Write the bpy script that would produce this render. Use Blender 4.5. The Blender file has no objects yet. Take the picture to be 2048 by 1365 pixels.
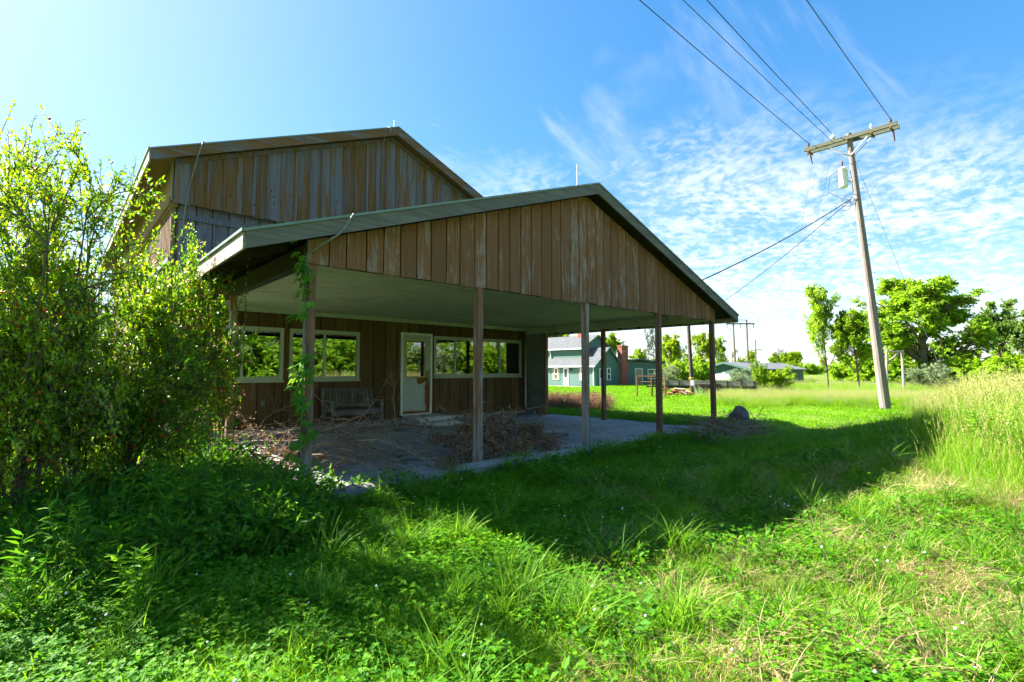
import bpy, math, random
import numpy as np
from mathutils import Vector

S = bpy.context.scene
COL = S.collection
R = math.radians
random.seed(7)

# ------------------------------------------------------------------ camera
CAM = np.array([-1.9685, -5.3279, 1.3671])
F, YAW, PITCH = 995.43, 0.7423, 0.0583
cd = bpy.data.cameras.new('camera'); cam = bpy.data.objects.new('camera', cd); COL.objects.link(cam)
cd.sensor_width = 36.0; cd.lens = F / 2048 * 36.0; cd.clip_start = 0.05; cd.clip_end = 6000
cam.location = CAM; cam.rotation_euler = (math.pi / 2 + PITCH, 0, -YAW)
S.camera = cam

# ------------------------------------------------------------------ sun, sky, exposure
SUNV = np.array([0.57, -1.13])                       # shadow offset on the ground per metre of height
EL = math.atan2(1.0, float(np.hypot(*SUNV)))
to_sun = Vector((-SUNV[0], -SUNV[1], 1.0)).normalized()
sd = bpy.data.lights.new('sun', 'SUN'); sun = bpy.data.objects.new('sun', sd); COL.objects.link(sun)
sd.energy = 5.0; sd.angle = R(0.53); sd.color = (1.0, 0.95, 0.86)
sun.rotation_euler = to_sun.to_track_quat('Z', 'Y').to_euler()
sun.location = (-20, 30, 40)
W = bpy.data.worlds.new('World'); S.world = W; W.use_nodes = True
S.view_settings.view_transform = 'Standard'; S.view_settings.look = 'None'
S.view_settings.gamma = 1.0; S.view_settings.use_curve_mapping = False
S.view_settings.exposure = 2.45
S.cycles.use_denoising = True
S.cycles.max_bounces = 4; S.cycles.diffuse_bounces = 2; S.cycles.glossy_bounces = 2
S.cycles.use_adaptive_sampling = True; S.cycles.adaptive_threshold = 0.03; S.cycles.adaptive_min_samples = 16
S.cycles.transparent_max_bounces = 6; S.cycles.transmission_bounces = 2


class NT:
    """small wrapper for building node trees"""
    def __init__(s, tree): s.t = tree; s.n = tree.nodes; s.l = tree.links
    def new(s, typ, ins=None, **kw):
        n = s.n.new(typ)
        for k, v in kw.items(): setattr(n, k, v)
        for k, v in (ins or {}).items():
            if isinstance(v, bpy.types.NodeSocket): s.l.new(v, n.inputs[k])
            else: n.inputs[k].default_value = v
        return n
    def math(s, op, a, b=0.0, c=0.0, clamp=False):
        return s.new('ShaderNodeMath', {0: a, 1: b, 2: c}, operation=op, use_clamp=clamp).outputs[0]
    def mix(s, f, a, b, blend='MIX'):
        n = s.new('ShaderNodeMix', data_type='RGBA', blend_type=blend)
        for i, v in ((0, f), (6, a), (7, b)):
            if isinstance(v, bpy.types.NodeSocket): s.l.new(v, n.inputs[i])
            else: n.inputs[i].default_value = v if i == 0 else (v[0], v[1], v[2], 1)
        return n.outputs[2]
    def ramp(s, f, stops, interp='LINEAR'):
        n = s.new('ShaderNodeValToRGB', {0: f}); cr = n.color_ramp; cr.interpolation = interp
        while len(cr.elements) < len(stops): cr.elements.new(0.5)
        for e, (p, c) in zip(cr.elements, stops):
            e.position = p; e.color = (c, c, c, 1) if not hasattr(c, '__len__') else (c[0], c[1], c[2], 1)
        return n.outputs[0]
    def noise(s, vec, scale, detail=4, rough=0.55, dist=0.0):
        return s.new('ShaderNodeTexNoise', {'Vector': vec, 'Scale': scale, 'Detail': detail, 'Roughness': rough, 'Distortion': dist}).outputs[0]
    def step(s, v, a, b):
        n = s.new('ShaderNodeMapRange', {0: v, 1: a, 2: b, 3: 0.0, 4: 1.0}, interpolation_type='SMOOTHSTEP')
        return n.outputs[0]


w = NT(W.node_tree); w.n.clear()
sky = w.new('ShaderNodeTexSky', sky_type='NISHITA', sun_disc=False, sun_elevation=EL,
            sun_rotation=math.atan2(to_sun.x, to_sun.y), altitude=200, air_density=1.0, dust_density=0.3, ozone_density=2.4)
tc = w.new('ShaderNodeTexCoord')
sep = w.new('ShaderNodeSeparateXYZ', {0: tc.outputs['Generated']})
zc = w.math('MAXIMUM', sep.outputs[2], 0.0)
den = w.math('ADD', zc, 0.22)
pl = w.new('ShaderNodeCombineXYZ', {0: w.math('DIVIDE', sep.outputs[0], den), 1: w.math('DIVIDE', sep.outputs[1], den)}).outputs[0]
big = w.noise(pl, 0.55, 3, 0.5)
warp = w.new('ShaderNodeVectorMath', {0: w.new('ShaderNodeTexNoise', {'Vector': pl, 'Scale': 2.2, 'Detail': 3}).outputs[1], 1: (0.22, 0.22, 0.22), 2: pl}, operation='MULTIPLY_ADD').outputs[0]
cell = w.noise(warp, 26.0, 4, 0.6)
cell2 = w.noise(warp, 5.0, 3, 0.5)
# thin cirrocumulus low in the sky, thinning out overhead
low = w.math('SUBTRACT', 1.0, w.step(w.math('ADD', zc, w.math('MULTIPLY', w.math('SUBTRACT', big, 0.5), 0.75)), 0.17, 0.43))
dapple = w.step(w.math('ADD', w.math('MULTIPLY', cell, 0.62), w.math('MULTIPLY', cell2, 0.42)), 0.38, 0.70)
haze_low = w.math('MULTIPLY', w.math('SUBTRACT', 1.0, w.step(zc, 0.02, 0.30)), 0.26)
stretch = w.new('ShaderNodeMapping', {0: pl, 2: (0, 0, R(35)), 3: (0.5, 1.6, 1)}).outputs[0]
wisp = w.math('MULTIPLY', w.step(w.noise(stretch, 1.3, 6, 0.6, 0.6), 0.50, 0.74), 0.50)
cov = w.math('MAXIMUM', w.math('MULTIPLY', low, w.math('MULTIPLY_ADD', dapple, 0.85, 0.06)), w.math('MAXIMUM', wisp, haze_low), clamp=True)
# the veil brightens towards the sun as thin cloud does
sdot = w.new('ShaderNodeVectorMath', {0: tc.outputs['Generated'], 1: tuple(to_sun)}, operation='DOT_PRODUCT').outputs['Value']
fwd = w.math('POWER', w.math('MAXIMUM', sdot, 0.0), 4.0)
veil = w.math('MULTIPLY', fwd, 0.30)
cov = w.math('MAXIMUM', cov, veil, clamp=True)
lum = w.math('MULTIPLY_ADD', fwd, 1.2, 4.0)
cloud = w.new('ShaderNodeVectorMath', {0: (1.0, 1.02, 1.06), 3: lum}, operation='SCALE').outputs[0]
skc = w.new('ShaderNodeGamma', {0: w.mix(1.0, sky.outputs[0], (0.32, 0.333, 0.35), 'MULTIPLY'), 1: 0.66}).outputs[0]
skyb = w.new('ShaderNodeHueSaturation', {'Saturation': 1.58, 'Value': 2.6, 'Color': skc}).outputs[0]
col = w.mix(cov, skyb, (1, 1, 1)); w.l.new(cloud, col.node.inputs[7])
bg = w.new('ShaderNodeBackground', {0: col, 1: 0.065})
w.l.new(bg.outputs[0], w.new('ShaderNodeOutputWorld').inputs[0])


# ------------------------------------------------------------------ geometry helpers
CY, SY = math.cos(YAW), math.sin(YAW)
def ray(px, py):
    d = np.array([(px - 1024) / F, 1.0, (682.5 - py) / F])
    b = d[1] * math.cos(PITCH) - d[2] * math.sin(PITCH); c = d[1] * math.sin(PITCH) + d[2] * math.cos(PITCH)
    return np.array([d[0] * CY + b * SY, -d[0] * SY + b * CY, c]), b
def at(px, py, dist):
    """point seen at a photo position, `dist` metres ahead"""
    v, b = ray(px, py); return CAM + v * (dist / b)
def on(px, py, axis, val):
    v, b = ray(px, py); return CAM + v * ((val - CAM[axis]) / v[axis])
def sstep(t): t = np.clip(t, 0, 1); return t * t * (3 - 2 * t)
def th(x, y):
    """terrain height"""
    x = np.asarray(x, float); y = np.asarray(y, float)
    b = (x - CAM[0]) * SY + (y - CAM[1]) * CY
    z = -0.43 * np.clip((b - 8) / 34, 0, 1) - 0.42 * np.clip((b - 42) / 58, 0, 1)
    z = z + 0.46 * sstep((x - 1.5) / 5.5) * sstep((-1.3 - y) / 3.0) * (1 - sstep((x - 11) / 10))
    near = 1 - sstep((b - 30) / 40)
    out = sstep(np.maximum(np.maximum(-0.4 - y, y - 6.5), np.maximum(-0.6 - x, x - 10)) / 1.0)
    z = z + out * near * (0.025 * np.sin(x * 1.9 + 1) * np.sin(y * 2.3) + 0.02 * np.sin(x * 4.3 + y * 3.1))
    return z
def ground_at(px, dist):
    p = at(px, 740, dist); return np.array([p[0], p[1], float(th(p[0], p[1]))])

def mesh_np(name, V, F_, mat, parent=None, smooth=False, mats=None, midx=None):
    """one mesh object from numpy vertices and a list of face arrays"""
    me = bpy.data.meshes.new(name)
    V = np.ascontiguousarray(V, dtype=np.float32)
    F_ = [np.asarray(f, dtype=np.int32) for f in F_ if len(f)]
    tot = np.concatenate([np.full(len(f), f.shape[1], np.int32) for f in F_])
    me.vertices.add(len(V)); me.vertices.foreach_set('co', V.ravel())
    loops = np.concatenate([f.ravel() for f in F_])
    me.loops.add(len(loops)); me.loops.foreach_set('vertex_index', loops)
    me.polygons.add(len(tot))
    st = np.zeros(len(tot), np.int32); st[1:] = np.cumsum(tot)[:-1]
    me.polygons.foreach_set('loop_start', st); me.polygons.foreach_set('loop_total', tot)
    if smooth: me.polygons.foreach_set('use_smooth', np.ones(len(tot), bool))
    for m in (mats or [mat]): me.materials.append(m)
    if midx is not None: me.polygons.foreach_set('material_index', np.asarray(midx, np.int32))
    me.update(calc_edges=True)
    return me
def obj(name, me, parent=None, loc=None):
    o = bpy.data.objects.new(name, me); COL.objects.link(o)
    if parent is not None: o.parent = parent
    if loc is not None: o.location = loc
    return o
def tag(o, label=None, cat=None, group=None, kind=None):
    for k, v in (('label', label), ('category', cat), ('group', group), ('kind', kind)):
        if v: o[k] = v
    return o
def thing(name, label, cat, group=None, loc=(0, 0, 0), rz=0.0):
    o = bpy.data.objects.new(name, None); COL.objects.link(o); o.empty_display_size = 0.2
    o.location = loc; o.rotation_euler = (0, 0, rz)
    return tag(o, label, cat, group)
def local(t, p): return np.asarray(p, float) - np.array(t.location)

class MB:
    """collects simple shapes into one mesh"""
    def __init__(s): s.v = []; s.f = {3: [], 4: [], 0: []}; s.n = 0
    def add(s, V, faces):
        V = np.asarray(V, float); s.v.append(V)
        for f in faces:
            k = len(f) if len(f) in (3, 4) else 0
            s.f[k].append([i + s.n for i in f])
        s.n += len(V); return s
    def box(s, a, b):
        (x0, y0, z0), (x1, y1, z1) = np.minimum(a, b), np.maximum(a, b)
        return s.add([(x0, y0, z0), (x1, y0, z0), (x1, y1, z0), (x0, y1, z0), (x0, y0, z1), (x1, y0, z1), (x1, y1, z1), (x0, y1, z1)],
                     [(0, 3, 2, 1), (4, 5, 6, 7), (0, 1, 5, 4), (1, 2, 6, 5), (2, 3, 7, 6), (3, 0, 4, 7)])
    def prism(s, poly, axis, a0, a1):
        """2-D polygon in the two other axes (in x,y,z order) extruded along axis"""
        o = [i for i in range(3) if i != axis]; n = len(poly); V = np.zeros((2 * n, 3))
        for i, q in enumerate(poly):
            for k in (0, 1):
                V[i + k * n, o[0]] = q[0]; V[i + k * n, o[1]] = q[1]; V[i + k * n, axis] = (a0, a1)[k]
        fs = [tuple(range(n)), tuple(range(2 * n - 1, n - 1, -1))] + [(i, i + n, (i + 1) % n + n, (i + 1) % n) for i in range(n)]
        return s.add(V, fs)
    def tube(s, pts, rad, k=8, cap=True):
        pts = np.asarray(pts, float); m = len(pts); rad = np.broadcast_to(np.asarray(rad, float), (m,))
        t = np.gradient(pts, axis=0); t /= np.linalg.norm(t, axis=1)[:, None] + 1e-9
        ref = np.array([0, 0, 1.]) if abs(t[:, 2]).mean() < 0.8 else np.array([1., 0, 0])
        u = np.cross(t, ref); u /= np.linalg.norm(u, axis=1)[:, None] + 1e-9; v = np.cross(t, u)
        an = np.linspace(0, 2 * np.pi, k, endpoint=False)
        V = pts[:, None] + rad[:, None, None] * (np.cos(an)[None, :, None] * u[:, None] + np.sin(an)[None, :, None] * v[:, None])
        fs = [(i * k + j, i * k + (j + 1) % k, (i + 1) * k + (j + 1) % k, (i + 1) * k + j) for i in range(m - 1) for j in range(k)]
        if cap: fs += [tuple(range(k - 1, -1, -1)), tuple(range((m - 1) * k, m * k))]
        return s.add(V.reshape(-1, 3), fs)
    def lathe(s, c, prof, k=16, axis=2):
        """profile of (radius, height) turned about an axis through c"""
        o = [i for i in range(3) if i != axis]; an = np.linspace(0, 2 * np.pi, k, endpoint=False); V = []
        for r, h in prof:
            for a in an:
                q = np.array(c, float); q[o[0]] += r * math.cos(a); q[o[1]] += r * math.sin(a); q[axis] += h; V.append(q)
        m = len(prof)
        fs = [(i * k + j, i * k + (j + 1) % k, (i + 1) * k + (j + 1) % k, (i + 1) * k + j) for i in range(m - 1) for j in range(k)]
        fs += [tuple(range(k)), tuple(range((m - 1) * k, m * k))]
        return s.add(V, fs)
    def build(s, name, mat, parent=None, smooth=False, off=None):
        V = np.concatenate(s.v)
        if parent is not None and off is None: V = V - np.array(world_loc(parent))
        if off is not None: V = V - np.asarray(off)
        me = bpy.data.meshes.new(name)
        me.from_pydata(V.tolist(), [], s.f[3] + s.f[4] + s.f[0])
        me.materials.append(mat)
        if smooth: me.polygons.foreach_set('use_smooth', np.ones(len(me.polygons), bool))
        import bmesh
        bm = bmesh.new(); bm.from_mesh(me); bmesh.ops.recalc_face_normals(bm, faces=bm.faces); bm.to_mesh(me); bm.free()
        return obj(name, me, parent)
def world_loc(o):
    p = np.zeros(3)
    while o is not None: p += np.array(o.location); o = o.parent
    return p


# ------------------------------------------------------------------ materials
def mat(name):
    m = bpy.data.materials.new(name); m.use_nodes = True; t = NT(m.node_tree); t.n.clear()
    t.out = t.new('ShaderNodeOutputMaterial'); t.m = m
    return t
def finish(t, colr, rough=0.8, bump=None, bstr=0.3, bdist=0.01, spec=0.3, metal=0.0):
    p = t.new('ShaderNodeBsdfPrincipled', {'Roughness': rough, 'Metallic': metal, 'Specular IOR Level': spec})
    if isinstance(colr, bpy.types.NodeSocket): t.l.new(colr, p.inputs[0])
    else: p.inputs[0].default_value = (*colr[:3], 1)
    if bump is not None: t.l.new(t.new('ShaderNodeBump', {'Strength': bstr, 'Distance': bdist, 'Height': bump}).outputs[0], p.inputs['Normal'])
    t.l.new(p.outputs[0], t.out.inputs[0]); return t.m
def coords(t, scale=(1, 1, 1), rnd=30.0):
    c = t.new('ShaderNodeTexCoord').outputs['Object']; oi = t.new('ShaderNodeObjectInfo').outputs['Random']
    off = t.new('ShaderNodeVectorMath', {0: c, 1: t.new('ShaderNodeCombineXYZ', {0: t.math('MULTIPLY', oi, rnd), 1: t.math('MULTIPLY', oi, rnd * 1.7), 2: t.math('MULTIPLY', oi, rnd * 0.6)}).outputs[0]}, operation='ADD').outputs[0]
    return t.new('ShaderNodeMapping', {0: off, 3: scale}).outputs[0], off, oi
def wood(name, c1, c2, worn, amount, axis=2, rough=0.85, knots=False, fine=1.0, vary=0.35, soft=0.10, fleck=(7.0, 0.8)):
    t = mat(name)
    sc = [26.0 * fine] * 3; sc[axis] = 1.3
    v, raw, oi = coords(t, sc)
    g = t.noise(v, 1.0, 8, 0.6, 0.4)
    sc2 = [fleck[0]] * 3; sc2[axis] = fleck[1]
    v2 = t.new('ShaderNodeMapping', {0: raw, 3: sc2}).outputs[0]
    base = t.mix(t.ramp(g, [(0.3, 0.0), (0.7, 1.0)]), c1, c2)
    mask = t.noise(v2, 1.0, 6, 0.62, 0.3)
    mask = t.math('ADD', mask, t.math('MULTIPLY', t.math('SUBTRACT', g, 0.5), 0.35))
    mask = t.math('ADD', mask, t.math('MULTIPLY', t.math('SUBTRACT', oi, 0.5), 0.16))
    mk = t.step(mask, 1.0 - amount - soft, 1.0 - amount + soft)
    wv = t.mix(t.ramp(g, [(0.25, 0.0), (0.75, 1.0)]), tuple(x * 0.62 for x in worn), worn)
    cl = t.mix(mk, base, wv)
    if knots:
        vk = t.new('ShaderNodeMapping', {0: raw, 3: (6, 6, 2.6)}).outputs[0]
        k = t.new('ShaderNodeTexVoronoi', {'Vector': vk, 'Scale': 1.0, 'Randomness': 1.0}).outputs[0]
        cl = t.mix(t.math('SUBTRACT', 1.0, t.step(k, 0.05, 0.11)), cl, (0.03, 0.02, 0.012))
    val = t.math('MULTIPLY_ADD', oi, vary, 1.0 - vary / 2)
    cl = t.new('ShaderNodeHueSaturation', {'Value': val, 'Color': cl}).outputs[0]
    return finish(t, cl, rough, g, 0.45, 0.006, 0.2)
def plain(name, c, rough=0.7, var=0.15, scale=6.0, metal=0.0, spec=0.3, bstr=0.15):
    t = mat(name); v, raw, oi = coords(t, (scale,) * 3)
    n = t.noise(v, 1.0, 6, 0.6)
    cl = t.mix(t.ramp(n, [(0.3, 0.0), (0.7, 1.0)]), tuple(x * (1 - var) for x in c), tuple(min(1, x * (1 + var)) for x in c))
    return finish(t, cl, rough, n, bstr, 0.004, spec, metal)
def leafmat(name, cols, trans=0.38, tcol=None, rough=0.6, dry=None, dryc=(0.38, 0.29, 0.12), patch=0.0, spec=0.12):
    """leaf or blade: colour differs from leaf to leaf and plant to plant"""
    t = mat(name); geo = t.new('ShaderNodeNewGeometry'); oi = t.new('ShaderNodeObjectInfo').outputs['Random']
    f = t.math('ADD', t.math('MULTIPLY', geo.outputs['Random Per Island'], 0.62), t.math('MULTIPLY', oi, 0.38))
    if patch: f = t.math('ADD', f, t.math('MULTIPLY', t.math('SUBTRACT', t.noise(geo.outputs['Position'], 0.9, 3), 0.5), patch))
    n = len(cols); c = t.ramp(f, [(0.12 + 0.76 * i / max(1, n - 1), cc) for i, cc in enumerate(cols)])
    if dry is not None:
        dn = t.step(t.math('ADD', t.noise(geo.outputs['Position'], 0.8, 4, 0.6), t.math('MULTIPLY', t.math('SUBTRACT', geo.outputs['Random Per Island'], 0.5), 0.5)), 1 - dry - 0.08, 1 - dry + 0.08)
        c = t.mix(dn, c, dryc)
    p = t.new('ShaderNodeBsdfPrincipled', {0: c, 'Roughness': rough, 'Specular IOR Level': spec})
    tcl = t.mix(1.0, c, tcol or (1.5, 1.35, 0.5), 'MULTIPLY')
    tr = t.new('ShaderNodeBsdfTranslucent', {0: tcl})
    mx = t.new('ShaderNodeMixShader', {0: trans, 1: p.outputs[0], 2: tr.outputs[0]})
    t.l.new(mx.outputs[0], t.out.inputs[0]); return t.m

M = {}
M['gable'] = wood('gable_wood', (0.150, 0.068, 0.032), (0.225, 0.110, 0.055), (0.285, 0.225, 0.20), 0.39, fine=2.2, soft=0.10, vary=0.30, fleck=(13.0, 3.4))
M['upper'] = wood('upper_wood', (0.105, 0.058, 0.022), (0.175, 0.100, 0.040), (0.135, 0.135, 0.155), 0.49, knots=True, soft=0.10)
M['lowgrey'] = wood('grey_wood', (0.075, 0.08, 0.10), (0.12, 0.125, 0.155), (0.16, 0.16, 0.19), 0.5, knots=True)
M['wall'] = wood('wall_wood', (0.090, 0.052, 0.023), (0.148, 0.088, 0.042), (0.175, 0.112, 0.062), 0.38)
M['post'] = wood('post_wood', (0.16, 0.080, 0.045), (0.23, 0.125, 0.075), (0.31, 0.28, 0.26), 0.46, soft=0.06)
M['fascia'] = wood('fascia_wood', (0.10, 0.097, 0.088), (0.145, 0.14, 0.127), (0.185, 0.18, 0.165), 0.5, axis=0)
M['fascia_up'] = wood('upper_fascia_wood', (0.115, 0.060, 0.024), (0.175, 0.10, 0.045), (0.15, 0.15, 0.16), 0.48, axis=0)
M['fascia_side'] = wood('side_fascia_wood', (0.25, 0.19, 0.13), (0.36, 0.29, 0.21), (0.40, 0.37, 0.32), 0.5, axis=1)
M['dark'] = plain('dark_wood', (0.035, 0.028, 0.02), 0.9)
M['sidewall'] = wood('side_wood', (0.17, 0.090, 0.045), (0.26, 0.15, 0.08), (0.23, 0.215, 0.21), 0.4)
def ceil_mat():
    t = mat('ceiling_paint'); c = t.new('ShaderNodeTexCoord').outputs['Object']; n = t.noise(c, 0.9, 7, 0.65); f = t.noise(c, 14, 5, 0.6)
    cl = t.mix(t.ramp(n, [(0.3, 0), (0.7, 1)]), (0.36, 0.375, 0.28), (0.46, 0.47, 0.365))
    cl = t.mix(t.math('MULTIPLY', t.step(t.noise(t.new('ShaderNodeMapping', {0: c, 3: (0.5, 1.8, 1)}).outputs[0], 1.1, 7, 0.7, 0.8), 0.52, 0.68), 0.55), cl, (0.20, 0.19, 0.12))
    return finish(t, cl, 0.85, f, 0.15)
M['ceil'] = ceil_mat()
M['trim'] = plain('trim_paint', (0.40, 0.44, 0.36), 0.6, 0.08)
M['white'] = plain('white_paint', (0.74, 0.76, 0.74), 0.5, 0.05)
M['teal'] = plain('drip_edge', (0.15, 0.21, 0.19), 0.5, 0.15)
M['shingle'] = plain('shingle', (0.10, 0.12, 0.10), 0.95, 0.4, 14.0, bstr=0.6)
M['greyroof'] = plain('grey_shingle', (0.085, 0.09, 0.095), 0.9, 0.3, 3.0)
M['panelgrey'] = plain('grey_panel', (0.15, 0.16, 0.14), 0.85, 0.25, 5.0)
M['steps'] = plain('pale_concrete', (0.52, 0.54, 0.52), 0.9, 0.15, 3.0)
M['metal'] = plain('galvanised', (0.45, 0.46, 0.45), 0.45, 0.15, metal=0.7)
M['brass'] = plain('lock_metal', (0.25, 0.22, 0.17), 0.4, 0.2, metal=0.8)
M['black'] = plain('black_rubber', (0.02, 0.02, 0.02), 0.7, 0.2)
M['cable'] = plain('aged_cable', (0.16, 0.16, 0.15), 0.6, 0.2)
M['wire'] = plain('wire', (0.03, 0.035, 0.05), 0.6, 0.1)
M['wirelt'] = plain('wire_aluminium', (0.25, 0.27, 0.30), 0.5, 0.1)
M['rust'] = plain('rust', (0.16, 0.075, 0.035), 0.85, 0.4, 14)
M['brick'] = None
M['tealside'] = None
M['bark'] = plain('bark', (0.13, 0.10, 0.075), 0.95, 0.4, 12, bstr=0.7)
M['twig'] = plain('twig_bark', (0.10, 0.08, 0.06), 0.9, 0.3, 20)
M['deadwood'] = plain('dead_wood', (0.27, 0.205, 0.15), 0.9, 0.4, 16)
M['bench'] = wood('bench_wood', (0.10, 0.095, 0.088), (0.15, 0.145, 0.135), (0.19, 0.185, 0.175), 0.5, axis=0)
M['log'] = wood('log_wood', (0.16, 0.148, 0.13), (0.24, 0.222, 0.198), (0.30, 0.285, 0.26), 0.5, axis=0, fine=1.4)
M['polewood'] = wood('pole_wood', (0.19, 0.148, 0.128), (0.28, 0.225, 0.20), (0.31, 0.27, 0.25), 0.5, axis=2)
M['brownpole'] = wood('brown_pole_wood', (0.05, 0.03, 0.024), (0.085, 0.055, 0.045), (0.1, 0.075, 0.07), 0.4, axis=2)
M['armwood'] = wood('arm_wood', (0.06, 0.065, 0.032), (0.095, 0.10, 0.055), (0.12, 0.12, 0.085), 0.5, axis=1)
M['porcelain'] = plain('porcelain', (0.75, 0.74, 0.72), 0.25, 0.05, spec=0.6)
M['yellow'] = plain('yellow_paint', (0.65, 0.42, 0.04), 0.6, 0.1)
M['orange'] = plain('orange_scrap', (0.50, 0.20, 0.085), 0.8, 0.35, 8)
M['tan'] = plain('tan_paint', (0.36, 0.26, 0.14), 0.7, 0.08)
M['deck'] = wood('deck_wood', (0.16, 0.135, 0.12), (0.23, 0.20, 0.18), (0.26, 0.235, 0.22), 0.5, axis=0)
M['shedteal'] = None

def pane_mat():
    t = mat('window_glass')
    tr = t.new('ShaderNodeBsdfTransparent', {0: (0.80, 0.84, 0.82, 1)})
    n = t.noise(t.new('ShaderNodeTexCoord').outputs['Object'], 1.1, 2)
    bp = t.new('ShaderNodeBump', {'Strength': 0.03, 'Distance': 0.02, 'Height': n}).outputs[0]
    gl = t.new('ShaderNodeBsdfGlossy', {0: (0.95, 1.0, 0.97, 1), 'Roughness': 0.012, 'Normal': bp})
    fr = t.new('ShaderNodeFresnel', {0: 2.1}).outputs[0]
    fac = t.math('MULTIPLY_ADD', fr, 1.0, 0.08, clamp=True)
    t.l.new(t.new('ShaderNodeMixShader', {0: fac, 1: tr.outputs[0], 2: gl.outputs[0]}).outputs[0], t.out.inputs[0]); return t.m
M['glass'] = pane_mat()
def farglass():
    t = mat('dark_glass'); return finish(t, (0.03, 0.04, 0.045), 0.08, spec=0.8)
M['farglass'] = farglass()
def brick_mat():
    t = mat('brick'); v = t.new('ShaderNodeMapping', {0: t.new('ShaderNodeTexCoord').outputs['Object'], 2: (R(90), 0, R(20)), 3: (1, 1, 1)}).outputs[0]
    b = t.new('ShaderNodeTexBrick', {'Vector': v, 'Color1': (0.34, 0.085, 0.045, 1), 'Color2': (0.24, 0.06, 0.035, 1), 'Mortar': (0.30, 0.22, 0.18, 1), 'Scale': 4.5, 'Mortar Size': 0.012})
    return finish(t, b.outputs[0], 0.9)
M['brick'] = brick_mat()
def siding_mat(name, c, period, axis=2):
    t = mat(name); sp = t.new('ShaderNodeSeparateXYZ', {0: t.new('ShaderNodeTexCoord').outputs['Object']})
    s = t.math('FRACT', t.math('DIVIDE', sp.outputs[axis], period))
    if axis != 2: s = t.math('FRACT', t.math('DIVIDE', t.math('ADD', sp.outputs[0], sp.outputs[1]), period))
    groove = t.math('SUBTRACT', 1.0, t.step(s, 0.0, 0.16))
    cl = t.mix(t.math('MULTIPLY', groove, 0.45), c, tuple(x * 0.35 for x in c))
    n = t.noise(t.new('ShaderNodeTexCoord').outputs['Object'], 0.7, 4)
    cl = t.mix(t.math('MULTIPLY', n, 0.25), cl, tuple(x * 0.7 for x in c))
    return finish(t, cl, 0.65, s, 0.5, 0.02)
M['tealside'] = siding_mat('teal_siding', (0.075, 0.150, 0.122), 0.20)
M['shedteal'] = siding_mat('shed_siding', (0.065, 0.145, 0.105), 0.30, 0)
M['shedroof'] = siding_mat('shed_roof', (0.16, 0.16, 0.165), 0.6, 0)
def door_mat():
    t = mat('door_paint'); c = t.new('ShaderNodeTexCoord').outputs['Object']; sp = t.new('ShaderNodeSeparateXYZ', {0: c})
    n = t.noise(c, 7.0, 6, 0.65)
    # rust eats in from the latch edge, the foot and the glazing bead (metres from the door's own corner)
    ex = t.math('SUBTRACT', 5.47, sp.outputs[0]); ez = t.math('SUBTRACT', sp.outputs[2], 0.24)
    low = t.math('SUBTRACT', 1.55, sp.outputs[2])
    lo = t.step(low, 0.0, 0.25)
    e1 = t.math('ADD', ex, t.math('MULTIPLY', t.math('SUBTRACT', 1.0, lo), 0.5))
    e2 = t.math('ADD', t.math('ABSOLUTE', t.math('SUBTRACT', sp.outputs[2], 1.12)), t.math('MULTIPLY', t.math('MAXIMUM', t.math('SUBTRACT', 5.16, sp.outputs[0]), 0.0), 2.0))
    d = t.math('MINIMUM', t.math('MINIMUM', e1, t.math('MULTIPLY', ez, 2.0)), e2)
    m = t.math('SUBTRACT', 1.0, t.step(t.math('ADD', d, t.math('MULTIPLY', t.math('SUBTRACT', n, 0.5), 0.34)), 0.07, 0.12))
    rust = t.mix(t.ramp(t.noise(c, 30, 5), [(0.3, 0), (0.7, 1)]), (0.12, 0.035, 0.012), (0.27, 0.095, 0.03))
    edge = t.math('SUBTRACT', 1.0, t.step(t.math('ADD', d, t.math('MULTIPLY', t.math('SUBTRACT', n, 0.5), 0.34)), 0.10, 0.20))
    pt = t.mix(t.math('MULTIPLY', edge, 0.6), (0.44, 0.48, 0.45), (0.42, 0.32, 0.16))
    return finish(t, t.mix(m, pt, rust), 0.55, n, 0.1)
M['door'] = door_mat()
def concrete_mat():
    t = mat('concrete'); c = t.new('ShaderNodeTexCoord').outputs['Object']
    n = t.noise(c, 1.3, 8, 0.65); f = t.noise(c, 40, 4)
    cl = t.mix(t.ramp(n, [(0.3, 0), (0.7, 1)]), (0.22, 0.22, 0.225), (0.37, 0.365, 0.36))
    vc = t.new('ShaderNodeTexVoronoi', {'Vector': t.new('ShaderNodeVectorMath', {0: c, 1: t.new('ShaderNodeTexNoise', {'Vector': c, 'Scale': 1.6, 'Detail': 5}).outputs[1]}, operation='ADD').outputs[0], 'Scale': 0.42}, feature='DISTANCE_TO_EDGE').outputs[0]
    cl = t.mix(t.math('MULTIPLY', t.math('SUBTRACT', 1.0, t.step(vc, 0.004, 0.012)), 0.75), cl, (0.06, 0.055, 0.045))
    cl = t.mix(t.math('MULTIPLY', t.step(t.noise(c, 0.6, 6, 0.7), 0.52, 0.72), 0.6), cl, (0.12, 0.105, 0.08))
    return finish(t, cl, 0.9, f, 0.3, 0.003)
M['concrete'] = concrete_mat()
def ground_mat():
    t = mat('turf'); c = t.new('ShaderNodeTexCoord').outputs['Object']
    n = t.noise(c, 0.35, 8, 0.65); f = t.noise(c, 9.0, 6, 0.7); m = t.noise(c, 0.03, 4)
    g = t.mix(t.ramp(f, [(0.3, 0), (0.7, 1)]), (0.045, 0.105, 0.008), (0.14, 0.24, 0.014))
    g = t.mix(t.step(n, 0.50, 0.68), g, (0.16, 0.15, 0.06))
    g = t.mix(t.math('MULTIPLY', t.step(m, 0.45, 0.65), 0.4), g, (0.19, 0.20, 0.07))
    return finish(t, g, 0.95, f, 0.6, 0.03, 0.1)
M['turf'] = ground_mat()
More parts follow.
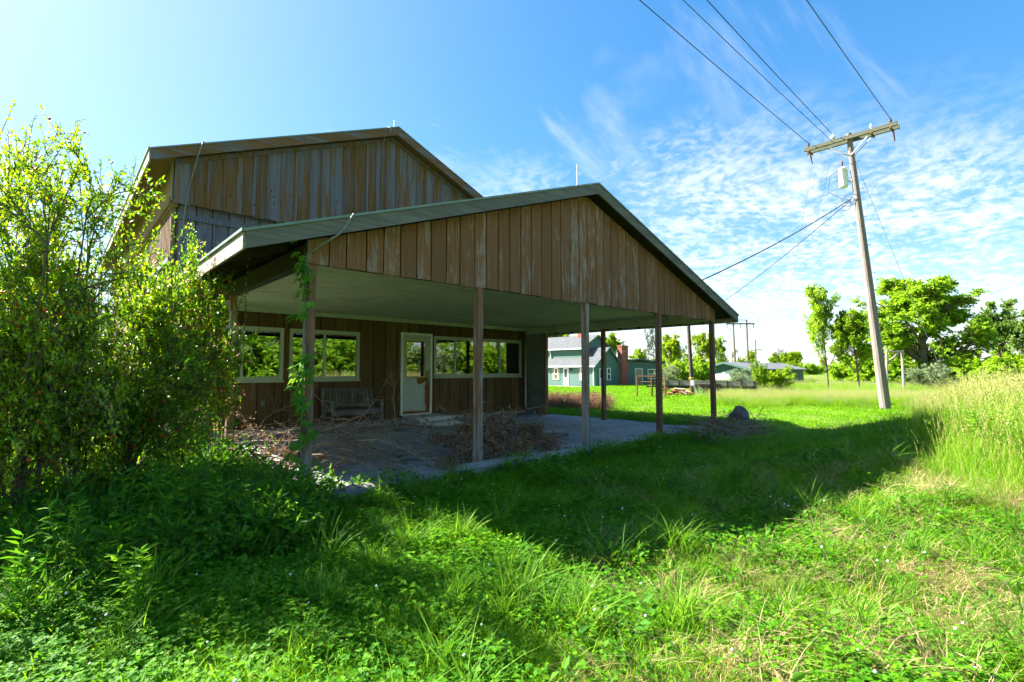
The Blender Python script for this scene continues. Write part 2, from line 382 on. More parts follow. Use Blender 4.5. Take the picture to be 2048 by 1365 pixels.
def rock_mat():
    t = mat('boulder_stone'); c = t.new('ShaderNodeTexCoord').outputs['Object']; n = t.noise(c, 5, 8, 0.7)
    return finish(t, t.mix(t.step(n, 0.35, 0.7), (0.07, 0.068, 0.06), (0.19, 0.185, 0.165)), 0.95, n, 0.6, 0.02)
M['rock'] = rock_mat()
G1 = [(0.05, 0.18, 0.004), (0.13, 0.31, 0.006), (0.24, 0.43, 0.008)]
M['grass'] = leafmat('grass_blade', G1, 0.42, patch=0.5, dry=0.14, dryc=(0.36, 0.32, 0.12))
M['longgrass'] = leafmat('long_grass_blade', [(0.06, 0.18, 0.012), (0.11, 0.26, 0.02), (0.19, 0.34, 0.035)], 0.42, patch=0.3)
M['clover'] = leafmat('clover_leaf', [(0.035, 0.15, 0.006), (0.08, 0.25, 0.008), (0.16, 0.35, 0.010)], 0.45, patch=0.3)
M['straw'] = leafmat('straw', [(0.30, 0.22, 0.09), (0.44, 0.34, 0.16), (0.55, 0.45, 0.25)], 0.30, (1.2, 1.1, 0.8), patch=0.3)
M['meadow'] = leafmat('meadow_blade', [(0.07, 0.22, 0.008), (0.14, 0.32, 0.012), (0.23, 0.40, 0.018), (0.38, 0.44, 0.06)], 0.40, (1.3, 1.25, 0.6), patch=0.6)
M['seed'] = leafmat('seed_head', [(0.34, 0.34, 0.10), (0.52, 0.48, 0.20), (0.50, 0.42, 0.22)], 0.35, (1.2, 1.05, 0.8))
M['lilac'] = leafmat('lilac_flower', [(0.42, 0.22, 0.42), (0.55, 0.33, 0.52)], 0.35, (1.1, 1.0, 1.1))
M['weed'] = leafmat('weed_leaf', [(0.04, 0.15, 0.012), (0.08, 0.23, 0.018), (0.15, 0.33, 0.03)], 0.45)
M['feather'] = leafmat('feathery_leaf', [(0.07, 0.20, 0.010), (0.13, 0.30, 0.016), (0.22, 0.38, 0.025)], 0.48)
M['shrub'] = leafmat('shrub_leaf', [(0.03, 0.12, 0.008), (0.08, 0.22, 0.010), (0.17, 0.32, 0.012), (0.30, 0.40, 0.016)], 0.50, (1.7, 1.45, 0.3), rough=0.38, spec=0.5)
M['under'] = leafmat('undergrowth_leaf', [(0.04, 0.16, 0.010), (0.085, 0.26, 0.014), (0.17, 0.37, 0.02)], 0.45)
M['vine'] = leafmat('vine_leaf', [(0.06, 0.19, 0.02), (0.10, 0.26, 0.03), (0.19, 0.36, 0.05)], 0.45)
M['tree1'] = leafmat('maple_leaf', [(0.12, 0.27, 0.014), (0.22, 0.39, 0.025), (0.33, 0.49, 0.045)], 0.52)
M['tree2'] = leafmat('light_tree_leaf', [(0.12, 0.24, 0.012), (0.22, 0.35, 0.018), (0.32, 0.44, 0.03)], 0.48)
M['tree3'] = leafmat('grey_tree_leaf', [(0.09, 0.18, 0.04), (0.16, 0.27, 0.065), (0.25, 0.36, 0.10)], 0.45)
M['willow'] = leafmat('willow_leaf', [(0.14, 0.20, 0.09), (0.21, 0.27, 0.14), (0.30, 0.36, 0.20)], 0.35, (1.1, 1.1, 0.8))
M['conifer'] = leafmat('conifer_needle', [(0.025, 0.07, 0.015), (0.05, 0.11, 0.025)], 0.2)
M['deadleaf'] = leafmat('dead_leaf', [(0.10, 0.045, 0.018), (0.20, 0.10, 0.045), (0.31, 0.20, 0.11), (0.40, 0.30, 0.19)], 0.25, (1.2, 1.0, 0.7), rough=0.8)
M['berry'] = plain('red_berry', (0.55, 0.03, 0.012), 0.3, 0.2, 20, spec=0.6)
M['petal'] = plain('white_petal', (0.80, 0.78, 0.76), 0.7, 0.05)
M['pink'] = plain('pink_petal', (0.60, 0.25, 0.42), 0.7, 0.1)


# ------------------------------------------------------------------ plant geometry (vectorised)
def unit(v): return v / (np.linalg.norm(v, axis=-1, keepdims=True) + 1e-9)
def grow(rng, P, D, L, Sg=5, wob=0.25, grav=0.0, up=0.0):
    n = len(P); pts = np.zeros((n, Sg + 1, 3)); ds = np.zeros((n, Sg + 1, 3)); pts[:, 0] = P; d = unit(np.asarray(D, float)); ds[:, 0] = d
    for i in range(Sg):
        d = unit(d + rng.normal(0, wob, (n, 3)) / Sg + np.array([0, 0, (up - grav)]) / Sg)
        pts[:, i + 1] = pts[:, i] + d * (L / Sg)[:, None]; ds[:, i + 1] = d
    return pts, ds
def spawn(rng, pts, ds, L, rad, k, t0, t1, ang, lenf, radf=0.5, taper=0.5):
    n, m, _ = pts.shape; idx = np.repeat(np.arange(n), k)
    t = rng.uniform(t0, t1, n * k); fi = t * (m - 1); i0 = np.minimum(fi.astype(int), m - 2); fr = (fi - i0)[:, None]
    P = pts[idx, i0] * (1 - fr) + pts[idx, i0 + 1] * fr; d = ds[idx, i0]
    r = rng.normal(0, 1, (n * k, 3)); perp = unit(r - (r * d).sum(1, keepdims=True) * d)
    a = rng.uniform(ang[0], ang[1], n * k)[:, None]
    D = unit(d * np.cos(a) + perp * np.sin(a))
    Ls = L[idx] * rng.uniform(lenf[0], lenf[1], n * k) * (1 - taper * t)
    return P, D, Ls, rad[idx] * radf
def tubes_np(pts, rad, k=4, tip=0.35):
    n, m, _ = pts.shape
    t = np.gradient(pts, axis=1); t = unit(t)
    ref = np.where(np.abs(t[..., 2:3]) > 0.85, np.array([1., 0, 0]), np.array([0, 0, 1.]))
    u = unit(np.cross(t, ref)); v = np.cross(t, u)
    an = np.linspace(0, 2 * np.pi, k, endpoint=False)
    rr = rad[:, None] * np.linspace(1, tip, m)[None]
    V = pts[:, :, None] + rr[:, :, None, None] * (np.cos(an)[None, None, :, None] * u[:, :, None] + np.sin(an)[None, None, :, None] * v[:, :, None])
    i = np.arange(n)[:, None, None] * m * k + np.arange(m - 1)[None, :, None] * k; j = np.arange(k)[None, None]
    Fq = np.stack([i + j, i + (j + 1) % k, i + k + (j + 1) % k, i + k + j], -1).reshape(-1, 4)
    return V.reshape(-1, 3), Fq
def merge(parts):
    Vs, Fs, o = [], {}, 0
    for V, Fq in parts:
        for f in (Fq if isinstance(Fq, list) else [Fq]):
            if len(f): Fs.setdefault(f.shape[1], []).append(f + o)
        Vs.append(V); o += len(V)
    return np.concatenate(Vs), [np.concatenate(f) for f in Fs.values()]
def leaves_np(P, D, N, L, Wd, fold=0.18):
    """pointed leaves: four corner quads folded along the midrib"""
    D = unit(D); N = unit(N - (N * D).sum(1, keepdims=True) * D); Sd = np.cross(D, N)
    L = np.asarray(L)[:, None]; Wd = np.asarray(Wd)[:, None]
    V = np.stack([P, P + D * L * 0.42 + Sd * Wd * 0.5 + N * Wd * fold, P + D * L - N * L * 0.10, P + D * L * 0.42 - Sd * Wd * 0.5 + N * Wd * fold], 1).reshape(-1, 3)
    b = np.arange(len(P))[:, None] * 4
    return V, np.concatenate([b + np.array([[0, 1, 2]]), b + np.array([[0, 2, 3]])])
def leaf_on(rng, pts, ds, k, ang=(0.6, 1.2), L=(0.03, 0.05), wf=0.5, t0=0.1, jit=0.0, droop=0.1):
    n, m, _ = pts.shape; idx = np.repeat(np.arange(n), k); t = np.tile(np.linspace(t0, 1, k), n) + rng.uniform(-0.5, 0.5, n * k) / k
    fi = np.clip(t, 0, 1) * (m - 1); i0 = np.minimum(fi.astype(int), m - 2); fr = (fi - i0)[:, None]
    P = pts[idx, i0] * (1 - fr) + pts[idx, i0 + 1] * fr + rng.normal(0, 1, (n * k, 3)) * jit; d = ds[idx, i0]
    r = rng.normal(0, 1, (n * k, 3)); perp = unit(r - (r * d).sum(1, keepdims=True) * d); a = rng.uniform(*ang, n * k)[:, None]
    D = unit(d * np.cos(a) + perp * np.sin(a) - np.array([0, 0, droop])); N = unit(np.array([0, 0, 1.0]) + rng.normal(0, 0.55, (n * k, 3)))
    Ls = rng.uniform(*L, n * k)
    return leaves_np(P, D, N, Ls, Ls * wf)
def blades_np(rng, n, rad, H, wd, lean=(0.2, 0.8), Sg=3, cx=None, flat=0.0):
    """curved grass blades"""
    r = rad * np.sqrt(rng.uniform(0, 1, n)); a = rng.uniform(0, 2 * np.pi, n)
    P = np.stack([r * np.cos(a), r * np.sin(a), np.zeros(n)], 1) if cx is None else cx
    h = rng.uniform(H[0], H[1], n); az = rng.uniform(0, 2 * np.pi, n); ln = rng.uniform(lean[0], lean[1], n)
    dr = np.stack([np.cos(az), np.sin(az), np.zeros(n)], 1); sdv = np.stack([-np.sin(az), np.cos(az), np.zeros(n)], 1)
    tw = rng.uniform(-0.6, 0.6, n)[:, None]; wv = sdv * np.cos(tw) + dr * np.sin(tw)
    rows = []
    for i in range(Sg + 1):
        t = i / Sg
        c = P + np.array([0, 0, 1.0]) * (h * (t - 0.35 * ln * t * t) * (1 - flat))[:, None] + dr * (h * ln * t ** 1.8)[:, None]
        ww = wd * h / np.mean(h) * (1 - t ** 1.6) * (0.7 + 0.6 * t if t < 0.5 else 1.0)
        if i < Sg: rows += [c - wv * ww[:, None] / 2, c + wv * ww[:, None] / 2]
        else: rows += [c]
    V = np.stack(rows, 1); m = V.shape[1]; b = np.arange(n)[:, None] * m
    Q = np.concatenate([b + np.array([[2 * i, 2 * i + 1, 2 * i + 3, 2 * i + 2]]) for i in range(Sg - 1)])
    T = b + np.array([[2 * Sg - 2, 2 * Sg - 1, 2 * Sg]])
    return V.reshape(-1, 3), [Q, T]
def blobs_np(P, r):
    """tiny octahedra: berries, flower heads"""
    o = np.array([(1, 0, 0), (-1, 0, 0), (0, 1, 0), (0, -1, 0), (0, 0, 1), (0, 0, -1)], float)
    V = (P[:, None] + o[None] * np.asarray(r).reshape(-1, 1, 1)).reshape(-1, 3)
    f = np.array([(0, 2, 4), (2, 1, 4), (1, 3, 4), (3, 0, 4), (2, 0, 5), (1, 2, 5), (3, 1, 5), (0, 3, 5)])
    return V, (np.arange(len(P))[:, None, None] * 6 + f[None]).reshape(-1, 3)
def two_mat_mesh(name, groups):
    """groups of ((V, faces), material) in one mesh"""
    Vs, F3, F4, m3, m4, o = [], [], [], [], [], 0
    for gi, ((V, Fq), m) in enumerate(groups):
        for f in (Fq if isinstance(Fq, list) else [Fq]):
            if f.shape[1] == 3: F3.append(f + o); m3.append(np.full(len(f), gi))
            else: F4.append(f + o); m4.append(np.full(len(f), gi))
        Vs.append(V); o += len(V)
    Fs = ([np.concatenate(F3)] if F3 else []) + ([np.concatenate(F4)] if F4 else [])
    mi = np.concatenate(m3 + m4)
    return mesh_np(name, np.concatenate(Vs), Fs, None, mats=[m for _, m in groups], midx=mi)

def scatter(name, label, cat, P, src, vi, scl, rng, tilt=0.12, kind='stuff', parent=None):
    """thousands of small copies of a few clumps, strewn on the points P"""
    c = bpy.data.collections.new(name + '_kinds')
    for i, me in enumerate(src): c.objects.link(bpy.data.objects.new('%s_%02d' % (name, i), me))
    me = bpy.data.meshes.new(name); me.vertices.add(len(P)); me.vertices.foreach_set('co', np.ascontiguousarray(P, np.float32).ravel())
    rot = np.stack([rng.normal(0, tilt, len(P)), rng.normal(0, tilt, len(P)), rng.uniform(0, 6.283, len(P))], 1)
    a = me.attributes.new('rot', 'FLOAT_VECTOR', 'POINT'); a.data.foreach_set('vector', rot.astype(np.float32).ravel())
    a = me.attributes.new('scl', 'FLOAT', 'POINT'); a.data.foreach_set('value', np.asarray(scl, np.float32))
    a = me.attributes.new('vi', 'INT', 'POINT'); a.data.foreach_set('value', np.asarray(vi, np.int32))
    o = obj(name, me, parent)
    if parent is None: tag(o, label, cat, kind=kind)
    elif kind: o['kind'] = kind
    g = bpy.data.node_groups.new(name + '_nodes', 'GeometryNodeTree')
    g.interface.new_socket('Geometry', in_out='INPUT', socket_type='NodeSocketGeometry')
    g.interface.new_socket('Geometry', in_out='OUTPUT', socket_type='NodeSocketGeometry')
    N = g.nodes; Lk = g.links
    gi = N.new('NodeGroupInput'); go = N.new('NodeGroupOutput'); ip = N.new('GeometryNodeInstanceOnPoints'); ci = N.new('GeometryNodeCollectionInfo')
    ci.inputs[0].default_value = c; ci.inputs['Separate Children'].default_value = True; ci.inputs['Reset Children'].default_value = True
    Lk.new(gi.outputs[0], ip.inputs['Points']); Lk.new(ci.outputs[0], ip.inputs['Instance']); ip.inputs['Pick Instance'].default_value = True
    for nm, ty, sk in (('rot', 'FLOAT_VECTOR', 'Rotation'), ('scl', 'FLOAT', 'Scale'), ('vi', 'INT', 'Instance Index')):
        na = N.new('GeometryNodeInputNamedAttribute'); na.data_type = ty; na.inputs['Name'].default_value = nm
        Lk.new(next(s for s in na.outputs if s.enabled and s.name == 'Attribute'), ip.inputs[sk])
    Lk.new(ip.outputs[0], go.inputs[0])
    md = o.modifiers.new('scatter', 'NODES'); md.node_group = g
    return o


# ================================================================== THE SETTING
def ground():
    rs = np.concatenate([np.linspace(0.3, 14, 70), np.geomspace(14.4, 3000, 60)]); na = 200
    an = np.linspace(0, 2 * np.pi, na, endpoint=False)
    X = CAM[0] + rs[:, None] * np.cos(an); Y = CAM[1] + rs[:, None] * np.sin(an); Z = th(X, Y)
    V = np.concatenate([np.stack([X, Y, Z], -1).reshape(-1, 3), [[CAM[0], CAM[1], float(th(CAM[0], CAM[1]))]]])
    i = np.arange(len(rs) - 1)[:, None] * na; j = np.arange(na)[None]
    Q = np.stack([i + j, i + (j + 1) % na, i + na + (j + 1) % na, i + na + j], -1).reshape(-1, 4)
    T = np.stack([np.full(na, len(rs) * na), np.arange(na), (np.arange(na) + 1) % na], -1)
    o = obj('ground', mesh_np('ground', V, [Q, T], M['turf'], smooth=True)); o['kind'] = 'structure'
ground()
SL = 0.012
b = MB().box((-0.08, -0.10, -0.25), (4.50, 6.12, SL)); b.box((4.515, -0.10, -0.25), (9.60, 6.12, SL - 0.006))
b.build('patio', M['concrete'])['kind'] = 'structure'

# ================================================================== THE WOODEN BUILDING
X1 = 9.176; XM = X1 / 2; SP = X1 / 4; H = 2.5
EX, EY, EZ, AZ = 0.717, 0.312, 2.677, 4.484           # porch roof: overhangs, eave and ridge height
SLO = (AZ - EZ) / (XM + EX)
BW = 6.15                                              # the wall behind the porch
UY, UEX, UEZ, UAZ = 6.33, 0.77, 5.67, 7.90             # upper roof front edge, overhang, eave and ridge height
USL = (UAZ - UEZ) / (XM + UEX); UW = 6.65; UB = 4.82; YB = 22.0
bld = thing('wooden_building', 'brown weathered wooden building with a wide gabled porch on posts and a taller gable behind', 'building')
def roof_z(x): return AZ - SLO * abs(x - XM)
def uroof_z(x): return UAZ - USL * abs(x - XM)

# porch posts
for (x, y, zt) in [(i * SP, 0.0, H) for i in range(5)] + [(X1, 3.09, H), (0.0, 3.09, H)]:
    hw = 0.047; rngp = random.uniform(-0.012, 0.012)
    p = MB().add([(x - hw + rngp, y - hw, SL - 0.06), (x + hw + rngp, y - hw, SL - 0.06), (x + hw + rngp, y + hw, SL - 0.06), (x - hw + rngp, y + hw, SL - 0.06),
                  (x - hw, y - hw, zt), (x + hw, y - hw, zt), (x + hw, y + hw, zt), (x - hw, y + hw, zt)],
                 [(0, 3, 2, 1), (4, 5, 6, 7), (0, 1, 5, 4), (1, 2, 6, 5), (2, 3, 7, 6), (3, 0, 4, 7)])
    if y == 0: p.v[0][:4, 2] = -0.12; p.v[0][:, 1] += -0.0
    p.build('post', M['post'], bld)
# beams round the porch
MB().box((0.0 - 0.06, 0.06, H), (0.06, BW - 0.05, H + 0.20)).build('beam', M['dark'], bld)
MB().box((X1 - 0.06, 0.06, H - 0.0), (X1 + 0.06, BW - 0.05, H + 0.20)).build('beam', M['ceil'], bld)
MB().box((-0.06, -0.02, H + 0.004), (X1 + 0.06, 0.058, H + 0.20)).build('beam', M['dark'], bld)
# porch gable boards, one by one, each leaving a dark groove
gb = MB(); gb.prism([(-0.02, H + 0.21), (X1 + 0.02, H + 0.21), (X1 + 0.02, roof_z(X1 + 0.02) - 0.2), (XM, AZ - 0.2), (-0.02, roof_z(-0.02) - 0.2)], 1, -0.03, 0.05)
gable = gb.build('porch_gable', M['dark'], bld)
nb = 42; rng = np.random.default_rng(3)
edges = np.linspace(-0.06, X1 + 0.06, nb + 1); edges[1:-1] += rng.normal(0, 0.006, nb - 1)
for i in range(nb):
    x0, x1 = edges[i] + 0.009, edges[i + 1] - 0.009; bo = H - 0.012 + rng.uniform(-0.014, 0.010)
    pts = [(x0, bo), (x1, bo), (x1, roof_z(x1) - 0.17)]
    if x0 < XM < x1: pts.append((XM, AZ - 0.17))
    pts.append((x0, roof_z(x0) - 0.17))
    yo = -0.062 - rng.uniform(0, 0.006)
    MB().prism(pts, 1, yo, -0.032).build('board', M['gable'], gable)
# porch roof: two slabs, rake boards, eave boards, drip edges
def slab_roof(nm, xm, ex, eave_x0, eave_x1, az, slo, y0, y1, thk, mt, parent):
    r = MB()
    for s, xe in ((-1, eave_x0), (1, eave_x1)):
        ez = az - slo * abs(xe - xm)
        r.prism([(xm, az), (xe, ez), (xe, ez - thk), (xm, az - thk)], 1, y0, y1)
    return r.build(nm, mt, parent)
prf = slab_roof('roof', XM, EX, -EX + 0.02, X1 + EX - 0.02, AZ - 0.01, SLO, -EY + 0.03, UW + 0.25, 0.04, M['shingle'], bld)
slab_roof('roof_underside', XM, EX, -EX + 0.03, X1 + EX - 0.03, AZ - 0.055, SLO, -EY + 0.03, UW + 0.2, 0.03, M['dark'], bld)
def rake(xm, az, slo, xe, y0, y1, t0, t1, nm, mt, parent, gap=0.0):
    ez = az - slo * abs(xe - xm)
    MB().prism([(xm, az - t0), (xe, ez - t0), (xe, ez - t1), (xm, az - t1)], 1, y0, y1).build(nm, mt, parent)
for xe in (-EX, X1 + EX):
    rake(XM, AZ, SLO, xe, -EY, -EY + 0.028, 0.022, 0.185, 'rake_board', M['fascia'], bld)
    rake(XM, AZ + 0.004, SLO, xe + (0.015 if xe > 0 else -0.015), -EY - 0.018, -EY + 0.032, 0.0, 0.026, 'drip_edge', M['teal'], bld)
    s = -1 if xe < 0 else 1
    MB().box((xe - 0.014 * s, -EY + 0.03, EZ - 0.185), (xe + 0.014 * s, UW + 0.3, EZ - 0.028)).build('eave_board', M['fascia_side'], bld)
    MB().box((xe - 0.02 * s, -EY - 0.012, EZ - 0.026), (xe + 0.034 * s, UW + 0.3, EZ + 0.003)).build('drip_edge', M['teal'], bld)
    # soffit under the eave's front overhang and rafters
    for yy in np.arange(0.55, 6.0, 0.61):
        xa = xe - 0.02 * s; xb = 0.07 * s if s < 0 else X1 + 0.07
        za = roof_z(xa) - 0.09; zb = roof_z(xb) - 0.09
        MB().prism([(xa, za), (xb, zb), (xb, zb - 0.09), (xa, za - 0.09)], 1, yy - 0.02, yy + 0.02).build('rafter', M['dark'], bld)
# porch ceiling: painted sheets with open seams
cg = MB().box((0.05, 0.06, 2.73), (X1 - 0.05, BW - 0.01, 2.745)).build('ceiling', M['dark'], bld)
xs = np.linspace(0.065, X1 - 0.065, 5); ys = np.linspace(0.065, BW - 0.03, 6)
for i in range(4):
    for j in range(5):
        dz = random.uniform(-0.010, 0.005)
        MB().box((xs[i] + 0.006, ys[j] + 0.006, 2.705 + dz), (xs[i + 1] - 0.006, ys[j + 1] - 0.006, 2.722 + dz)).build('ceiling_panel', M['ceil'], cg)
MB().lathe((4.62, 2.9, 2.66), [(0.0, 0.0), (0.09, 0.0), (0.12, 0.035)], 14).build('ceiling_lamp', M['dark'], bld)
MB().box((0.06, BW - 0.075, 2.60), (X1 - 0.06, BW - 0.05, 2.70)).build('trim_board', M['trim'], bld)

# the wall behind the porch: boards round the openings
OPEN = [(0.08, 1.72, 1.13, 2.29), (1.85, 3.49, 1.13, 2.29), (4.63, 5.58, 0.0, 2.35), (5.64, 8.92, 1.17, 2.30)]
def cutcol(x0, x1, zlo, zhi):
    segs = [(zlo, zhi)]
    for (a, b_, c, d) in OPEN:
        if x1 > a + 0.005 and x0 < b_ - 0.005:
            ns = []
            for (p, q) in segs:
                if c > p: ns.append((p, min(q, c)))
                if d < q: ns.append((max(p, d), q))
            segs = [s for s in ns if s[1] - s[0] > 0.03]
    return segs
bw = MB()
xcut = sorted({-0.12, X1 - 0.004} | {v for o_ in OPEN for v in o_[:2]})
for a, b_ in zip(xcut[:-1], xcut[1:]):
    for p, q in cutcol(a, b_, 0.0, 2.72): bw.box((a, BW + 0.005, p), (b_, BW + 0.10, q))
wall = bw.build('porch_wall', M['dark'], bld)
be = sorted(list(np.linspace(-0.12, X1 - 0.01, 29)) )
be = [v for v in be if all(abs(v - e) > 0.07 for o_ in OPEN for e in o_[:2])] + [e for o_ in OPEN for e in o_[:2]]
be = sorted(be)
for x0, x1 in zip(be[:-1], be[1:]):
    for p, q in cutcol(x0, x1, SL + 0.10, 2.60):
        yo = BW - 0.022 - random.uniform(0, 0.005)
        MB().box((x0 + 0.013, yo, p), (x1 - 0.013, BW + 0.003, q)).build('board', M['wall'], wall)
MB().box((-0.12, BW - 0.03, -0.1), (X1, BW + 0.06, SL + 0.10)).build('foundation', M['concrete'], bld)
# windows
def window(parent, x0, x1, z0, z1, y, mull, nm='window', d=0.05):
    fr = MB(); t = 0.065
    for a, b_ in (((x0, z0), (x1, z0 + t)), ((x0, z1 - t), (x1, z1)), ((x0, z0 + t), (x0 + t, z1 - t)), ((x1 - t, z0 + t), (x1, z1 - t))):
        fr.box((a[0], y - d, a[1]), (b_[0], y + 0.05, b_[1]))
    wn = fr.build(nm, M['trim'], parent)
    MB().box((x0 - 0.015, y - d - 0.03, z0 - 0.03), (x1 + 0.015, y + 0.0, z0 - 0.002)).build('sill', M['trim'], wn)
    for m in mull: MB().box((m - 0.024, y - d + 0.012, z0 + t), (m + 0.024, y + 0.04, z1 - t)).build('mullion', M['trim'], wn)
    ee = [x0 + t] + [v for m in mull for v in (m - 0.024, m + 0.024)] + [x1 - t]
    for k in range(0, len(ee), 2):
        MB().box((ee[k], y - 0.012 + 0.006 * (k % 4), z0 + t), (ee[k + 1], y - 0.008 + 0.006 * (k % 4), z1 - t)).build('pane', M['glass'], wn)
        # inner sash rail
        for za, zb in ((z0 + t, z0 + t + 0.028), (z1 - t - 0.028, z1 - t)): MB().box((ee[k], y - 0.03, za), (ee[k + 1], y - 0.014, zb)).build('sash_rail', M['trim'], wn)
    return wn
window(bld, 0.08, 1.72, 1.13, 2.29, BW, [0.90])
window(bld, 1.85, 3.49, 1.13, 2.29, BW, [2.63])
window(bld, 5.64, 8.92, 1.17, 2.30, BW, [6.36, 8.02])
# door
dfr = MB(); dx0, dx1, dz0, dz1 = 4.63, 5.58, 0.20, 2.35
dfr.box((dx0, BW - 0.05, dz0), (dx0 + 0.055, BW + 0.06, dz1)); dfr.box((dx1 - 0.055, BW - 0.05, dz0), (dx1, BW + 0.06, dz1)); dfr.box((dx0 + 0.055, BW - 0.05, dz1 - 0.06), (dx1 - 0.055, BW + 0.06, dz1)); dfr.box((dx0 + 0.055, BW - 0.06, dz0 - 0.02), (dx1 - 0.055, BW + 0.06, dz0 + 0.025))
dfo = dfr.build('door_frame', M['white'], bld)
lx0, lx1, lz0, lz1 = dx0 + 0.06, dx1 - 0.06, dz0 + 0.03, dz1 - 0.065; gx0, gx1, gz0, gz1 = 4.80, 5.37, 1.20, 2.12
dl = MB()
for a, b_ in (((lx0, lz0), (lx1, gz0)), ((lx0, gz1), (lx1, lz1)), ((lx0, gz0), (gx0, gz1)), ((gx1, gz0), (lx1, gz1))): dl.box((a[0], BW - 0.02, a[1]), (b_[0], BW + 0.025, b_[1]))
door = tag(dl.build('door', M['door'], bld), 'white steel door with rust along the latch side and a glazed top')
bead = MB()
for a, b_ in (((gx0 - 0.03, gz0 - 0.03), (gx1 + 0.03, gz0)), ((gx0 - 0.03, gz1), (gx1 + 0.03, gz1 + 0.03)), ((gx0 - 0.03, gz0), (gx0, gz1)), ((gx1, gz0), (gx1 + 0.03, gz1))): bead.box((a[0], BW - 0.034, a[1]), (b_[0], BW - 0.018, b_[1]))
bead.build('glazing_bead', plain('aged_bead', (0.55, 0.42, 0.14), 0.6), door)
MB().box((gx0, BW - 0.006, gz0), (gx1, BW - 0.002, gz1)).build('pane', M['glass'], door)
hd = MB(); hd.box((5.44, BW - 0.035, 1.10), (5.50, BW - 0.02, 1.36)); hd.tube([(5.47, BW - 0.03, 1.32), (5.47, BW - 0.085, 1.31), (5.47, BW - 0.085, 1.17), (5.47, BW - 0.03, 1.16)], 0.011, 6)
hd.lathe((5.47, BW - 0.035, 1.05), [(0.0, -0.015), (0.028, -0.012), (0.028, 0.0)], 10, 1); hd.build('handle', M['brass'], door)
# dark room behind, with windows in its right wall through which daylight shows
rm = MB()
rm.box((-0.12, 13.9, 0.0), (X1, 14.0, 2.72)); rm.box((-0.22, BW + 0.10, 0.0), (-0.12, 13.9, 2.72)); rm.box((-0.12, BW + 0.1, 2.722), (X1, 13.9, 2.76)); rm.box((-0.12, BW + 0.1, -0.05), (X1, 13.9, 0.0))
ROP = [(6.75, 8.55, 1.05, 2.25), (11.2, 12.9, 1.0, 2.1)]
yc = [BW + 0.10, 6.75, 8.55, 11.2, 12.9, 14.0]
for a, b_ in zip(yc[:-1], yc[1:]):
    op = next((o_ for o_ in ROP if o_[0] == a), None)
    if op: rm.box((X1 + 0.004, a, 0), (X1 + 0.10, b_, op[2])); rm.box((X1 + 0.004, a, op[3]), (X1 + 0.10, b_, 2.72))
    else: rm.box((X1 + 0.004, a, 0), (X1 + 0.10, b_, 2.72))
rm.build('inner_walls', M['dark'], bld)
for (a, b_, c, d) in ROP:
    fr = MB(); t = 0.06
    for p, q in (((a, c), (b_, c + t)), ((a, d - t), (b_, d)), ((a, c + t), (a + t, d - t)), ((b_ - t, c + t), (b_, d - t)), (((a + b_) / 2 - .025, c + t), ((a + b_) / 2 + .025, d - t))): fr.box((X1 + 0.02, p[0], p[1]), (X1 + 0.13, q[0], q[1]))
    wn = fr.build('side_window', M['trim'], bld)
    MB().box((X1 + 0.06, a + t, c + t), (X1 + 0.064, b_ - t, d - t)).build('pane', M['glass'], wn)
# wing wall and downspout at the porch's far corner, corner board at the near one
MB().box((X1 - 0.05, 5.30, SL + 0.01), (X1 + 0.05, BW - 0.04, H - 0.004)).build('wing_wall', M['panelgrey'], bld)
MB().box((X1 - 0.06, 5.24, SL), (X1 + 0.06, 5.298, H - 0.004)).build('corner_board', M['post'], bld)
MB().tube([(X1 - 0.12, BW - 0.10, 2.5), (X1 - 0.12, BW - 0.10, 0.35), (X1 - 0.14, BW - 0.16, 0.16), (X1 - 0.22, BW - 0.62, 0.09)], 0.038, 8).build('downspout', M['metal'], bld)
MB().box((-0.17, BW - 0.035, 0.0), (-0.05, BW + 0.10, 2.6)).build('corner_board', M['wall'], bld)

# upper storey
LWX, RWX = -0.32, X1 + 0.32
ug = MB(); ug.prism([(LWX + 0.01, UB), (RWX - 0.01, UB), (RWX - 0.01, uroof_z(RWX) - 0.25), (XM, UAZ - 0.25), (LWX + 0.01, uroof_z(LWX) - 0.25)], 1, UW + 0.03, UW + 0.14)
ugable = ug.build('upper_gable', M['dark'], bld)
x = LWX; k = 0
while x < RWX - 0.05:                                  # wide boards with a narrow batten proud at every joint
    wdt = 0.30 + rng.uniform(-0.02, 0.03); x1 = min(x + wdt, RWX)
    pts = [(x + 0.004, UB - 0.03 + rng.uniform(-0.03, 0.02)), (x1 - 0.004, UB - 0.03 + rng.uniform(-0.03, 0.02)), (x1 - 0.003, uroof_z(x1) - 0.24)]
    if x < XM < x1: pts.append((XM, UAZ - 0.24))
    pts.append((x + 0.003, uroof_z(x) - 0.24))
    MB().prism(pts, 1, UW - 0.002, UW + 0.028).build('board', M['upper'], ugable)
    if x1 < RWX - 0.1:
        bwid = 0.05 if rng.random() < 0.65 else 0.11
        pts = [(x1 - bwid / 2, UB - 0.03), (x1 + bwid / 2, UB - 0.03), (x1 + bwid / 2, uroof_z(x1 + bwid / 2) - 0.25), (x1 - bwid / 2, uroof_z(x1 - bwid / 2) - 0.25)]
        MB().prism(pts, 1, UW - 0.024, UW - 0.004).build('batten', M['upper'], ugable)
    x = x1
# frieze under the rake
for xe, s in ((LWX, -1), (RWX, 1)):
    rake(XM, UAZ - 0.20, USL, xe, UW - 0.045, UW - 0.026, 0.0, 0.10, 'frieze_board', M['upper'], bld)
